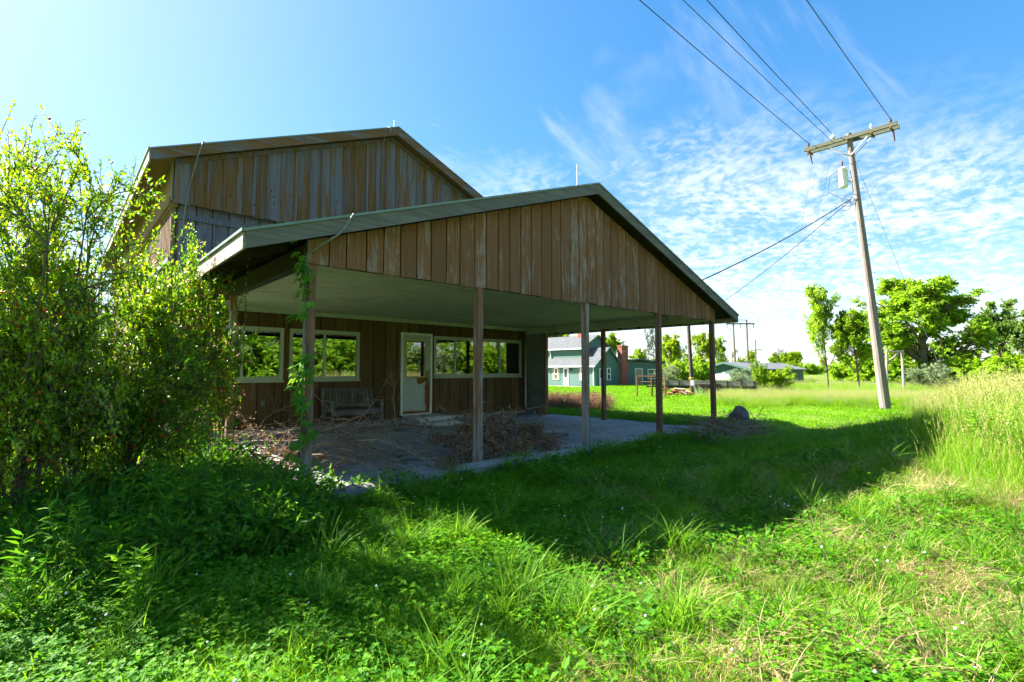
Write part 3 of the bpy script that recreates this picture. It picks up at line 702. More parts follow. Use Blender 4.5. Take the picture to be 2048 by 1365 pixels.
# set-back wall below with its ledger
lw = MB().box((LWX + 0.12, UW + 0.22, 2.4), (RWX - 0.12, UW + 0.30, UB + 0.1)).build('lower_wall', M['dark'], bld)
xx = np.arange(LWX + 0.12, XM, 0.31)
for a, b_ in zip(xx[:-1], xx[1:]):
    MB().box((a + 0.009, UW + 0.185 - rng.uniform(0, 0.006), 2.5), (b_ - 0.009, UW + 0.218, UB + 0.05)).build('board', M['lowgrey'], lw)
MB().box((LWX + 0.10, UW + 0.13, UB - 0.32), (RWX - 0.10, UW + 0.178, UB - 0.20)).build('ledger_board', M['lowgrey'], lw)
# side walls
for xw, s in ((LWX, -1), (RWX, 1)):
    sw = MB().box((xw, UW + 0.145, UB - 0.05), (xw - 0.10 * s, YB, UEZ + 0.02)); sw.box((xw - 0.12 * s, UW + 0.31, 0.0), (xw - 0.2 * s, YB, UB - 0.05))
    swo = sw.build('side_wall', M['sidewall'], bld)
    if s < 0:
        MB().box((xw - 0.03, UW + 0.10, UB + 0.02), (xw - 0.004, UW + 0.26, UEZ - 0.02)).build('corner_board', M['sidewall'], swo)
        MB().box((xw - 0.05, UW + 0.2, UB - 0.02), (xw - 0.005, YB, UB + 0.12)).build('belt_board', M['sidewall'], swo)
        vt = MB().box((xw + 0.105, 7.0, 3.72), (xw + 0.115, 10.2, UB - 0.06)).build('louvre_vent', M['dark'], bld)
        for yy in np.arange(7.05, 10.2, 0.17):
            MB().box((xw + 0.02, yy, 3.72), (xw + 0.10, yy + 0.06, UB - 0.06)).build('slat', M['sidewall'], vt)
        MB().box((xw - 0.02, 6.95, 3.60), (xw + 0.11, 10.25, 3.71)).build('vent_rail', M['lowgrey'], vt)
        for yy in np.arange(10.4, YB - 0.3, 0.33):
            MB().box((xw + 0.092, yy, 2.4), (xw + 0.118, yy + 0.315, UB - 0.06)).build('board', M['sidewall'], swo)
# upper roof
slab_roof('roof', XM, UEX, -UEX + 0.02, X1 + UEX - 0.02, UAZ - 0.01, USL, UY + 0.03, YB + 0.3, 0.05, M['shingle'], bld)
slab_roof('roof_underside', XM, UEX, -UEX + 0.03, X1 + UEX - 0.03, UAZ - 0.065, USL, UY + 0.03, YB + 0.3, 0.03, M['sidewall'], bld)
for xe in (-UEX, X1 + UEX):
    s = -1 if xe < 0 else 1
    rake(XM, UAZ, USL, xe, UY, UY + 0.03, 0.024, 0.235, 'rake_board', M['fascia_up'], bld)
    rake(XM, UAZ + 0.004, USL, xe + 0.015 * s, UY - 0.02, UY + 0.034, 0.0, 0.028, 'drip_edge', M['teal'], bld)
    MB().box((xe - 0.015 * s, UY + 0.032, UEZ - 0.235), (xe + 0.015 * s, YB + 0.3, UEZ - 0.03)).build('eave_board', M['fascia_side'], bld)
    MB().box((xe - 0.02 * s, UY - 0.015, UEZ - 0.028), (xe + 0.04 * s, YB + 0.3, UEZ + 0.004)).build('drip_edge', M['teal'], bld)
# lightning rods and their cables
for (xr, yr, zr, hr) in ((XM - 0.12, 0.05, AZ - 0.03, 0.42), (XM, UY + 0.25, UAZ - 0.02, 0.30)):
    lr = MB(); lr.tube([(xr, yr, zr), (xr, yr, zr + hr)], [0.009, 0.004], 6); lr.lathe((xr, yr, zr), [(0.05, 0.0), (0.03, 0.04), (0.012, 0.07)], 8)
    lr.build('lightning_rod', M['metal'], bld)
def cable(pts, r=0.011, nm='cable', m='cable', parent=None):
    pts = np.array(pts, float); t = np.linspace(0, len(pts) - 1, 8 * (len(pts) - 1) + 1)
    # smooth path through the points
    out = []
    for q in t:
        i = min(int(q), len(pts) - 2); f = q - i
        p0, p1, p2, p3 = pts[max(i - 1, 0)], pts[i], pts[i + 1], pts[min(i + 2, len(pts) - 1)]
        out.append(0.5 * ((2 * p1) + (-p0 + p2) * f + (2 * p0 - 5 * p1 + 4 * p2 - p3) * f * f + (-p0 + 3 * p1 - 3 * p2 + p3) * f ** 3))
    return MB().tube(out, r, 6).build(nm, M[m], parent if parent is not None else bld, True)
zc_ = roof_z(0.15)
cable([(0.62, 0.2, roof_z(0.62) + 0.02), (0.42, -0.1, roof_z(0.42) + 0.03), (0.30, -EY - 0.04, roof_z(0.3) - 0.02), (0.16, -EY - 0.04, roof_z(0.16) - 0.19), (-0.02, -0.16, 2.62), (-0.075, -0.075, 2.45), (-0.075, -0.07, 1.2), (-0.075, -0.07, 0.02)], 0.012)
cable([(0.15, UY + 0.3, uroof_z(0.15) + 0.03), (0.10, UY - 0.03, uroof_z(0.1) + 0.02), (0.02, UY - 0.03, uroof_z(0.02) - 0.25), (-0.05, UW - 0.05, UB + 0.4), (-0.12, UW - 0.04, UB - 0.1), (-0.12, UW + 0.1, UB - 0.5)], 0.013)
cable([(XM - 0.25, UY + 0.3, UAZ - 0.03), (XM - 0.28, UY - 0.03, UAZ - 0.12), (XM - 0.27, UY - 0.03, UAZ - 0.30), (XM - 0.3, UW - 0.045, UAZ - 0.5), (XM - 0.31, UW - 0.04, UB + 0.6)], 0.012)
MB().box((1.28, BW - 0.055, 0.60), (1.36, BW - 0.024, 0.72)).build('socket_box', M['panelgrey'], bld)


# ================================================================== ON AND ROUND THE PORCH
def copy_tree(o, parent=None):
    c = o.copy(); COL.objects.link(c); c.parent = parent
    for ch in list(o.children): copy_tree(ch, c)
    return c
# concrete steps
st = thing('concrete_steps', 'two pale concrete steps below the rusty white door', 'steps', loc=(5.15, 5.7, SL))
MB().box((4.66, 5.22, SL - 0.004), (5.72, BW - 0.07, 0.20)).build('upper_step', M['steps'], st)
MB().box((4.80, 4.80, SL - 0.004), (5.72, 5.217, 0.105)).build('lower_step', M['steps'], st)
# bench
bx0, bx1, byb, byf = 2.46, 3.68, 5.72, 5.22
bn = thing('garden_bench', 'grey weathered slatted garden bench against the brown wall under the window', 'bench', loc=((bx0 + bx1) / 2, 5.5, SL))
for x in (bx0, bx1 - 0.06):
    MB().box((x, byf, SL), (x + 0.06, byf + 0.055, 0.66)).build('leg', M['bench'], bn)
    MB().add([(x, byb - .05, SL), (x + .06, byb - .05, SL), (x + .06, byb, SL), (x, byb, SL), (x, byb + .07, .95), (x + .06, byb + .07, .95), (x + .06, byb + .12, .95), (x, byb + .12, .95)],
             [(0, 3, 2, 1), (4, 5, 6, 7), (0, 1, 5, 4), (1, 2, 6, 5), (2, 3, 7, 6), (3, 0, 4, 7)]).build('leg', M['bench'], bn)
    MB().box((x - 0.01, byf - 0.03, 0.66), (x + 0.07, byb + 0.03, 0.695)).build('armrest', M['bench'], bn)
    MB().box((x + 0.01, byf + 0.056, 0.17), (x + 0.05, byb - 0.052, 0.215)).build('stretcher', M['bench'], bn)
for i in range(5): MB().box((bx0 + .02, byf - .01 + i * .1, 0.455), (bx1 - .02, byf + .075 + i * .1, 0.48)).build('seat_slat', M['bench'], bn)
MB().box((bx0 + .06, byf, 0.38), (bx1 - .06, byf + .03, 0.452)).build('apron', M['bench'], bn)
def backz(z): return byb - .03 + .12 * (z - SL) / .9
for z0, z1 in ((0.52, 0.58), (0.88, 0.95)): MB().box((bx0 + .06, backz(z0), z0), (bx1 - .06, backz(z0) + .035, z1)).build('back_rail', M['bench'], bn)
for i in range(14):
    x = bx0 + .10 + i * (bx1 - bx0 - .24) / 13
    MB().add([(x, backz(.58) + .008, .575), (x + .045, backz(.58) + .008, .575), (x + .045, backz(.58) + .024, .575), (x, backz(.58) + .024, .575), (x, backz(.88) + .008, .885), (x + .045, backz(.88) + .008, .885), (x + .045, backz(.88) + .024, .885), (x, backz(.88) + .024, .885)],
             [(0, 3, 2, 1), (4, 5, 6, 7), (0, 1, 5, 4), (1, 2, 6, 5), (2, 3, 7, 6), (3, 0, 4, 7)]).build('back_slat', M['bench'], bn)
# grey split timbers along the porch front
def timber(x0, x1, y, r, label, seed):
    rg = np.random.default_rng(seed); n = 14; k = 10; V = []
    for i in range(n):
        x = x0 + (x1 - x0) * i / (n - 1); rr = r * (1 + rg.normal(0, 0.04)); e = 0.8 if i in (0, n - 1) else 1.0
        for j in range(k):
            a = 2 * math.pi * j / k; q = rr * e * (1 + 0.10 * math.sin(3 * a + seed) + rg.normal(0, 0.05)) * (0.86 if (j == 3) else 1.0)
            V.append((x, y + 0.04 * math.sin(x * 1.3) + q * math.cos(a) * 1.25, r * 0.8 - 0.05 + q * math.sin(a)))
    fs = [(i * k + j, i * k + (j + 1) % k, (i + 1) * k + (j + 1) % k, (i + 1) * k + j) for i in range(n - 1) for j in range(k)] + [tuple(range(k)), tuple(range((n - 1) * k, n * k))]
    o = MB().add(V, fs).build('edging_timber', M['log']); tag(o, label, 'timber', 'timbers edging the porch floor')
timber(0.12, 1.55, -0.26, 0.12, 'weathered grey timber lying in sunlit grass by the vine-covered post', 1)
timber(1.75, 4.35, -0.22, 0.13, 'cracked grey timber edging the porch floor beside the second post', 2)
timber(4.45, 7.6, -0.17, 0.09, 'grey timber edging the porch floor, half buried in green weeds', 3)

# boulders
def boulder(c, sx, sy, sz, seed, label):
    import bmesh
    from mathutils import noise
    bm = bmesh.new(); bmesh.ops.create_icosphere(bm, subdivisions=4, radius=1.0)
    for v in bm.verts:
        n = noise.noise(v.co * 1.3 + Vector((seed, 0, 0))) * 0.28 + noise.noise(v.co * 3.5 + Vector((0, seed, 0))) * 0.10
        v.co = v.co * (1 + n); v.co = Vector((v.co.x * sx, v.co.y * sy, max(v.co.z, -0.5) * sz))
    me = bpy.data.meshes.new('boulder'); bm.to_mesh(me); bm.free(); me.materials.append(M['rock'])
    me.polygons.foreach_set('use_smooth', np.ones(len(me.polygons), bool))
    tag(obj('boulder', me, loc=c), label, 'boulder', 'boulders beside the corner post')
g = ground_at(1476, 12.2); boulder((g[0], g[1], g[2] + 0.22), 0.24, 0.22, 0.30, 5.7, 'tall rounded grey boulder standing in weeds beside the last porch post')
g = ground_at(1451, 11.4); boulder((g[0], g[1], g[2] + 0.07), 0.24, 0.22, 0.15, 8.4, 'low flat grey boulder at the foot of the taller one')

# brush piles
def brush(name, label, c, rx, ry, h, n, nl, seed, big=6, lsz=(0.03, 0.06), leafm='deadleaf', group='dead brush piles', zup=0.0, cat='brush pile'):
    rg = np.random.default_rng(seed); t = thing(name, label, cat, group, loc=tuple(c))
    a = rg.uniform(0, 2 * np.pi, n); r = np.sqrt(rg.uniform(0, 1, n))
    P = np.stack([rx * r * np.cos(a), ry * r * np.sin(a), rg.uniform(0.02, 1, n) ** 1.4 * h * (1 - 0.55 * r)], 1)
    D = np.stack([rg.normal(0, 1, n), rg.normal(0, 0.8, n), rg.normal(zup, 0.28, n)], 1)
    L = rg.uniform(0.3, 1.0, n) * (rx + ry) * 0.55
    pts, ds = grow(rg, P, D, L, 6, 0.7, 0.25); pts[..., 2] = np.maximum(pts[..., 2], 0.015)
    p2 = spawn(rg, pts, ds, L, np.full(n, .006), 4, 0.3, 1, (0.4, 1.0), (0.25, 0.5), 0.5)
    q2, e2 = grow(rg, p2[0], p2[1], p2[2], 4, 0.6, 0.35); q2[..., 2] = np.maximum(q2[..., 2], 0.01)
    me = mesh_np('twigs', *merge([tubes_np(pts, rg.uniform(.004, .011, n), 4), tubes_np(q2, np.full(len(q2), .0032), 3)]), M['deadwood'])
    o = obj('twigs', me, t); o['kind'] = 'stuff'
    for i in range(big):
        aa = rg.uniform(0, 2 * np.pi); dd = np.array([math.cos(aa), 0.6 * math.sin(aa), rg.uniform(-0.05, 0.35)])
        pp, _ = grow(rg, np.array([[rg.uniform(-.5, .5) * rx, rg.uniform(-.5, .5) * ry, rg.uniform(0.05, 0.6) * h]]), dd[None], np.array([rg.uniform(0.8, 1.5) * rx]), 9, 0.55, 0.3)
        pp[..., 2] = np.maximum(pp[..., 2], 0.02)
        obj('branch', mesh_np('branch', *[v if k == 0 else [v] for k, v in enumerate(tubes_np(pp, np.array([rg.uniform(.009, .018)]), 6))], M['deadwood']), t)
    if nl:
        k = max(1, nl // len(q2))
        o = obj('dead_leaves', mesh_np('dead_leaves', *[v if i == 0 else [v] for i, v in enumerate(leaf_on(rg, q2, e2, k, (0.5, 1.5), lsz, 0.5, 0.1, 0.02, 0.5))], M[leafm]), t); o['kind'] = 'stuff'
    return t
brush('brush_pile', 'tangle of bare grey branches heaped on the porch floor before the bench', (1.15, 2.0, SL), 1.15, 1.35, 1.0, 150, 3000, 11, 13, (0.02, 0.045))
brush('brush_pile', 'heap of cut branches with dry brown leaves before the concrete steps', (3.80, 1.35, SL), 0.85, 0.75, 0.66, 130, 9000, 12, 7, (0.035, 0.07))
brush('brush_pile', 'cluster of pale dry leaves lying at the foot of the second post', (2.85, 0.50, SL), 0.62, 0.42, 0.36, 80, 4200, 13, 3, (0.03, 0.065))
brush('brush_pile', 'low pile of brown twigs on shaded grass below the corner post', (*ground_at(1448, 10.0)[:2], float(ground_at(1448, 10.0)[2])), 0.95, 0.6, 0.48, 260, 3200, 14, 8, (0.02, 0.045))
brush('brush_pile', 'golden dead leafy branch leaning in the corner left of the vine-covered post', (-0.15, 1.25, 0.0), 0.55, 0.5, 0.75, 50, 1500, 15, 3, (0.03, 0.06), zup=0.35)
for (p, dr, L, lab) in (((5.0, 2.35, SL + .03), (0.92, -0.35, 0.03), 1.25, 'thick dark bough lying on the porch floor right of the leafy brush heap'), ((4.3, 1.4, SL + .05), (0.9, -0.3, -0.02), 1.1, 'thin dark bough curving over the porch floor toward the third post')):
    rg = np.random.default_rng(int(L * 100)); pp, dd = grow(rg, np.array([p]), np.array([dr]), np.array([L]), 9, 0.35)
    pp[..., 2] = np.maximum(pp[..., 2], SL + 0.02); V, Fq = tubes_np(pp, np.array([0.024]), 7, 0.5)
    tag(obj('fallen_bough', mesh_np('fallen_bough', V, [Fq], M['bark'])), lab, 'branch', 'boughs on the porch floor')
# leaf litter on the slab
rg = np.random.default_rng(5); n = 2600
P = np.stack([rg.uniform(0.0, 9.3, n), rg.uniform(0.0, 6.0, n) ** 1.0, np.full(n, SL + 0.008)], 1)
keep = rg.uniform(0, 1, n) < np.clip(1.1 - 0.12 * np.abs(P[:, 0] - 3), 0.1, 1); P = P[keep]; n = len(P)
Ls = rg.uniform(0.015, 0.045, n); D = np.stack([rg.normal(0, 1, n), rg.normal(0, 1, n), rg.normal(0, .1, n)], 1)
o = obj('leaf_litter', mesh_np('leaf_litter', *[v if i == 0 else [v] for i, v in enumerate(leaves_np(P, D, np.array([[0, 0, 1.]]) + rg.normal(0, .3, (n, 3)), Ls, Ls * .6))], M['deadleaf']))
tag(o, 'dry brown leaf litter strewn over the porch floor', 'leaf litter', kind='stuff')

# creeper on the first post: every five-fingered leaf is a part
vine = thing('creeper_vine', 'green five-leaved creeper climbing the first porch post and its cable', 'vine', loc=(-0.08, -0.09, 0.0))
rg = np.random.default_rng(21)
path = [(-.06 + .035 * math.sin(q * 2.6), -.075 + .02 * math.cos(q * 3.1), -0.05 + q * 0.29) for q in np.linspace(0, 9.5, 40)]
MB().tube(path, np.linspace(0.011, 0.004, 40), 6).build('stem', M['twig'], vine)
ang = np.array([-1.25, -0.62, 0.0, 0.62, 1.25]); ln = np.array([.62, .88, 1, .88, .62])
D = np.stack([np.sin(ang), np.cos(ang), np.full(5, -.35)], 1)
lv = leaves_np(np.zeros((5, 3)) + D * 0.008, D, np.tile([[0, 0, 1.0]], (5, 1)), ln * .085, ln * .045)
leafme = mesh_np('vine_leaf', lv[0], [lv[1]], M['vine'])
for i in range(84):
    zone = rg.random(); z = rg.uniform(1.0, 1.55) if zone < .42 else (rg.uniform(1.9, 2.75) if zone < .78 else rg.uniform(0.1, 1.0))
    j = min(39, max(0, int((z + .05) / (9.5 * .29) * 39))); p = np.array(path[j]); az = rg.normal(2.6 + math.pi * .25, 0.8)
    rr = rg.uniform(0.02, 0.11)
    o = obj('leaf', leafme, vine, loc=(p[0] + rr * math.cos(az) + .08, p[1] + rr * math.sin(az) * .8 - .03 + .09, z))
    o.rotation_euler = (rg.normal(-0.5, .35), rg.normal(0, .3), az - math.pi / 2); sc = rg.uniform(0.85, 1.6); o.scale = (sc,) * 3


# ================================================================== UTILITY POLES AND WIRES
pole = thing('utility_pole', 'leaning wooden utility pole with double crossarm and white transformer', 'utility pole', loc=(21.46, -0.9, -0.2))
PB, PT = np.array((21.46, -0.90, -0.4)), np.array((20.72, -0.22, 10.66))
def onpole(z): return PB + (PT - PB) * ((z - PB[2]) / (PT[2] - PB[2]))
MB().tube([onpole(z) for z in np.linspace(-0.4, 10.66, 14)], np.linspace(0.19, 0.095, 14), 14).build('pole_shaft', M['polewood'], pole)
AZc = 10.45; pc = onpole(AZc)
for dx in (-0.19, 0.19): MB().box((pc[0] + dx - .05, -1.78, AZc - .07), (pc[0] + dx + .05, 1.32, AZc + .07)).build('crossarm', M['armwood'], pole)
for y in (1.15, -1.58, -0.98):
    MB().box((pc[0] - .26, y - .03, AZc - .13), (pc[0] + .26, y + .03, AZc - .075)).build('arm_bracket', M['rust'], pole)
    ins = MB(); ins.lathe((pc[0] - .19, y, AZc + .074), [(0.02, 0), (0.02, .05), (.05, .06), (.055, .1), (.03, .12), (.045, .15), (.02, .19)], 10); ins.build('insulator', M['rust'] if y != -.98 else M['porcelain'], pole)
ins = MB(); ins.lathe((pc[0] - .19, 0.28, AZc + .074), [(0.03, 0), (0.03, .05), (.09, .06), (.10, .13), (.05, .16), (.06, .22), (.02, .25)], 12); ins.build('insulator', M['porcelain'], pole)
for y, s in ((0.55, 1), (-0.95, -1)):
    for dx in (-.19, .19): MB().tube([(pc[0] + dx, y, AZc - .08), tuple(onpole(9.75) + np.array([dx * .7, 0, 0]))], 0.018, 6).build('brace', M['metal'], pole)
for y in (1.18, -1.60):
    MB().tube([(pc[0] + .1, y, AZc - .14), (pc[0] + .32, y, AZc - .45)], [.035, .02], 8).build('strain_insulator', M['rust'], pole)
tq = onpole(9.0) + np.array([-0.05, 0.36, 0])
tr = MB(); tr.lathe(tuple(tq + np.array([0, 0, -.42])), [(.05, 0), (.15, .01), (.155, .05), (.155, .72), (.165, .73), (.16, .77), (.04, .84)], 18)
tro = tr.build('transformer', M['white'], pole, True)
MB().lathe(tuple(tq + np.array([-.02, .02, .42])), [(.03, 0), (.03, .06), (.05, .08), (.03, .12), (.045, .16), (.02, .24)], 10).build('bushing', M['rust'], tro)
MB().box(tuple(tq + np.array([-.04, -.30, -.25])), tuple(tq + np.array([.04, -.14, -.17]))).build('mount', M['metal'], tro)
for i, z in enumerate(np.arange(1.8, 9.6, 0.55)):
    q = onpole(z); s = 1 if i % 2 else -1
    MB().tube([tuple(q + np.array([0, s * .13, 0])), tuple(q + np.array([0, s * .24, 0.01]))], .009, 5).build('step_bolt', M['rust'], pole)
def wire(label, a, b_, sag, r, m='wire', group='overhead wires', n=40, name='power_wire'):
    a, b_ = np.array(a, float), np.array(b_, float); t = np.linspace(0, 1, n)[:, None]
    pts = a + (b_ - a) * t; pts[:, 2] -= sag * 4 * (t[:, 0] * (1 - t[:, 0]))
    V, Fq = tubes_np(pts[None], np.array([r]), 5, 1.0)
    return tag(obj(name, mesh_np(name, V, [Fq], M[m])), label, 'wire', group)
xw = pc[0] - .19
wire('overhead wire from the rusty insulator at the crossarm end nearest the wooden building', (xw, 1.15, AZc + .24), (-25, 1.15, 10.6), 0.35, .012)
wire('overhead wire with a small clamp, meeting the crossarm just left of the white insulator', (pc[0], 0.30, AZc + .02), (-25, 0.62, 10.9), 0.35, .010)
wire('overhead wire from the white porcelain insulator beside the pole top', (xw, 0.28, AZc + .30), (-25, -0.55, 10.6), 0.35, .012)
wire('overhead wire from the rusty insulator at the crossarm end farthest from the wooden building', (xw, -1.58, AZc + .24), (-25, -1.6, 10.6), 0.35, .012)
sp_ = onpole(8.05)
eave = at(1330, 580, 12.6)
wire('thick black service cable sagging from the pole to the porch roof', sp_ + np.array([-.2, .15, 0]), (X1 + 0.35, 2.6, 2.95), 0.25, .020)
h2 = at(1240, 704, 57)
wire('twisted service cable sagging from the pole toward the green house', sp_ + np.array([-.15, .2, -.05]), h2, 1.3, .016)
fp = [at(1545, 700, 150), at(1552, 700, 150), at(1560, 700, 150)]
for q, (y, lb) in zip(fp, ((1.18, 'faint wire dropping from the crossarm end nearest the building to the far line'), (0.5, 'faint wire dropping from below the crossarm brace to the far line'), (-1.6, 'faint wire dropping from the outer crossarm end to the far line'))):
    wire(lb, (pc[0] + .32, y, AZc - .46), q, 3.0, .007, 'wirelt', 'wires to the far line')
g = ground_at(1905, 24)
wire('thin guy wire slanting from the pole top to the meadow', onpole(10.0), g, 0.0, .008, 'wirelt', 'wires to the far line', name='guy_wire')
# loops of wire on the pole
lp = MB(); q = onpole(9.2)
for k in range(3):
    cc = onpole(8.1 - .12 * k) + np.array([-.12, .22 + .08 * k, 0])
    lp.tube([tuple(cc + np.array([0, (.28 - .05 * k) * math.cos(a), (.16 + .03 * k) * math.sin(a)])) for a in np.linspace(0.3, 5.6, 18)], .010, 5)
lp.tube([tuple(tq + np.array([-.1, .14, .3])), tuple(tq + np.array([-.15, .42, .1])), tuple(tq + np.array([-.15, .5, -.5])), tuple(sp_ + np.array([-.1, .45, .05]))], .010, 5)
lo = lp.build('wire_loops', M['wire'], pole); lo['kind'] = 'stuff'
# second, plainer pole with meter box and conduit
g = ground_at(1384, 33.0)
p2 = thing('utility_pole', 'plain brown pole with yellow band and meter box beside the flatbed trailer', 'utility pole', loc=tuple(g))
tp = at(1374, 600, 33.6)
MB().tube([tuple(g + np.array([0, 0, -.2])), tuple((g + tp) / 2), tuple(tp)], [.14, .12, .10], 10).build('pole_shaft', M['brownpole'], p2)
MB().tube([tuple(g + (tp - g) * .17), tuple(g + (tp - g) * .185)], [.16, .16], 10).build('yellow_band', M['yellow'], p2)
m_ = g + (tp - g) * .13 + np.array([-.15, -.15, 0])
MB().box(tuple(m_ - np.array([.12, .12, .18])), tuple(m_ + np.array([.12, .1, .18]))).build('meter_box', M['metal'], p2)
MB().tube([tuple(m_ + np.array([0, -.03, -.15])), tuple(g + np.array([.05, -.45, 0.0]))], .06, 8).build('conduit', M['metal'], p2)
# transmission line far off
tw = thing('transmission_tower', 'tall two-legged wooden transmission tower standing beyond the green shed', 'transmission tower', loc=tuple(ground_at(1482, 190)))
for px_, tx in ((1471, 1466), (1497, 1493)):
    a = ground_at(px_, 190); b_ = at(tx, 640, 190); MB().tube([tuple(a), tuple(b_)], [.42, .30], 6).build('tower_leg', M['bark'], tw)
a, b_ = at(1452, 648, 190), at(1509, 648, 190); MB().tube([tuple(a), tuple(b_)], .30, 6).build('crossarm', M['bark'], tw)
a, b_ = at(1466, 640.5, 190), at(1494, 640.5, 190); MB().tube([tuple(a), tuple(b_)], .14, 6).build('top_tie', M['bark'], tw)
for px_ in (1454, 1480.5, 1507):
    a, b_ = at(px_, 649, 190), at(px_, 657, 190); MB().tube([tuple(a), tuple(b_)], .16, 6).build('insulator', M['bark'], tw)
tw2 = thing('far_power_pole', 'far power pole with a single short crossarm behind the green shed', 'utility pole', loc=tuple(ground_at(1511.5, 230)))
a, b_ = ground_at(1512, 230), at(1511, 680, 230); MB().tube([tuple(a), tuple(b_)], [.38, .26], 6).build('pole_shaft', M['bark'], tw2)
a, b_ = at(1501, 701, 230), at(1523, 700, 230); MB().tube([tuple(a), tuple(b_)], .22, 6).build('crossarm', M['bark'], tw2)
for i, (ya, yb, px_) in enumerate(((655, 690, 1454), (657, 694, 1480), (655, 690, 1507))):
    wire(['long transmission wire under the tower crossarm end facing the porch', 'long transmission wire under the middle of the tower crossarm', 'long transmission wire under the tower crossarm end facing the meadow'][i], at(px_, 657, 190), at(2300, ya + 30, 330), 6, .035, 'wirelt', 'transmission wires')
wire('far thin wire strung from the short-armed pole across the horizon', at(1512, 701, 230), at(2300, 690, 420), 4, .04, 'wirelt', 'transmission wires')


# ================================================================== GREEN HOUSE, SHED AND YARD
HX, HY = 44.4, 30.84; HG = -0.62
hs = thing('green_house', 'pale green clapboard house with grey shingle roofs and white trim', 'house', loc=(HX, HY, HG))
def gable_block(x0, x1, y0, y1, z0, ze, zr, oh=0.35, wall='tealside', nm='wing'):
    xm = (x0 + x1) / 2
    wl = MB().prism([(x0, z0), (x1, z0), (x1, ze), (xm, zr - .12), (x0, ze)], 1, y0, y1).build('wall', M[wall], hs)
    sl = (zr - ze) / (xm - x0); r = MB()
    for s in (-1, 1):
        xe = xm + s * (xm - x0 + oh); zee = zr - sl * (xm - x0 + oh)
        r.prism([(xm, zr + .06), (xe, zee + .06), (xe, zee - .06), (xm, zr - .06)], 1, y0 - oh * .6, y1 + oh * .6)
    ro = r.build('roof', M['greyroof'], hs)
    zee = zr - sl * (xm - x0 + oh)
    MB().box((x0 - oh - .10, y0 - oh * .6, zee - .10), (x0 - oh + .02, y1 + oh * .6, zee + .05)).build('gutter', M['white'], ro)
    for s in (-1, 1):
        xe = xm + s * (xm - x0 + oh)
        MB().prism([(xm, zr + .05), (xe, zee + .05), (xe, zee - .17), (xm, zr - .17)], 1, y0 - oh * .6 - .05, y0 - oh * .6 - .003).build('rake_board', M['tealside'], ro)
    return wl, ro
WX1 = 49.3
wl1, ro1 = gable_block(HX, WX1, HY, 38.9, HG - .2, 2.1, 4.05)
wl2, ro2 = gable_block(HX + .9, HX + 6.3, 33.4, 46.0, HG - .2, 4.2, 5.75)
def hwin(side, u0, u1, z0, z1, plane, wall, shutters=False, door=False):
    """window on a wall facing -X ('x') or -Y ('y')"""
    def bx(ua, ub, za, zb, d0, d1):
        return ((plane - d1, ua, za), (plane - d0, ub, zb)) if side == 'x' else ((ua, plane - d1, za), (ub, plane - d0, zb))
    fr = MB(); t = .10
    for q in ((u0, u1, z0, z0 + t), (u0, u1, z1 - t, z1), (u0, u0 + t, z0 + t, z1 - t), (u1 - t, u1, z0 + t, z1 - t)): fr.box(*bx(*q, -.02, .06))
    if not door: fr.box(*bx(u0 + t, u1 - t, (z0 + z1) / 2 - .04, (z0 + z1) / 2 + .04, -.02, .05))
    w_ = fr.build('door' if door else 'window', M['white'], wall)
    if door:
        zm = z0 + (z1 - z0) * .48
        MB().box(*bx(u0 + t, u1 - t, z0 + t, zm, 0.0, .03)).build('panel', M[door], w_)
        MB().box(*bx(u0 + t, u1 - t, zm, z1 - t, 0.0, .02)).build('pane', M['farglass'] if door == 'white' else M[door], w_)
    else: MB().box(*bx(u0 + t, u1 - t, z0 + t, z1 - t, 0.0, .02)).build('pane', M['farglass'], w_)
    if shutters:
        wd_ = (u1 - u0) * .42
        MB().box(*bx(u0 - wd_ - .03, u0 - .03, z0, z1, -.01, .05)).build('shutter', M['tan'], wall)
        MB().box(*bx(u1 + .03, u1 + wd_ + .03, z0, z1, -.01, .05)).build('shutter', M['tan'], wall)
def yat(px): return float(on(px, 740, 0, HX)[1])
def xat(px): return float(on(px, 740, 1, HY)[0])
def c2(x): return 1060 + x / 4.876
hwin('x', yat(c2(272)), yat(c2(238)), 0.15, 1.62, HX, wl1, True)
hwin('x', yat(c2(375)), yat(c2(328)), HG + .05, 1.62, HX, wl1, False, 'white')
hwin('x', yat(c2(525)), yat(c2(495)), 0.15, 1.62, HX, wl1, True)
hwin('y', xat(c2(675)), xat(c2(712)), HG + .05, 1.55, HY, wl1, False, 'white')
hwin('y', xat(c2(748)), xat(c2(785)), 0.15, 1.62, HY, wl1)
MB().tube([(HX - .12, yat(c2(604)), 1.95), (HX - .08, yat(c2(622)), 1.6), (HX - .08, yat(c2(624)), HG)], .055, 6).build('downspout', M['white'], hs)
MB().tube([(HX + .55, yat(c2(163)), 3.8), (HX + .78, yat(c2(161)), 3.4), (HX + .78, yat(c2(161)), 2.1)], .06, 6).build('downspout', M['white'], hs)
MB().box((HX - .22, yat(c2(408)), 1.25), (HX - .02, yat(c2(400)), 1.55)).build('wall_lamp', M['black'], hs)
ch = MB(); cx0, cx1 = xat(c2(872)), xat(c2(962)); cx1 = cx0 + (cx1 - cx0) * .62; ch.box((cx0, HY - .40, HG - .2), (cx1 + .1, HY + .25, 4.25)); cho = ch.build('chimney', M['brick'], hs)
MB().box((cx0 - .06, HY - .46, 4.253), (cx1 + .16, HY + .31, 4.40)).build('chimney_cap', M['brick'], cho)
cc = MB(); cc.tube([((cx0 + cx1) / 2, HY - .1, 4.40), ((cx0 + cx1) / 2, HY - .1, 4.85)], .16, 8); cc.lathe(((cx0 + cx1) / 2, HY - .1, 4.85), [(.42, 0), (.38, .06), (.05, .16)], 10); cc.build('cowl', M['metal'], cho)
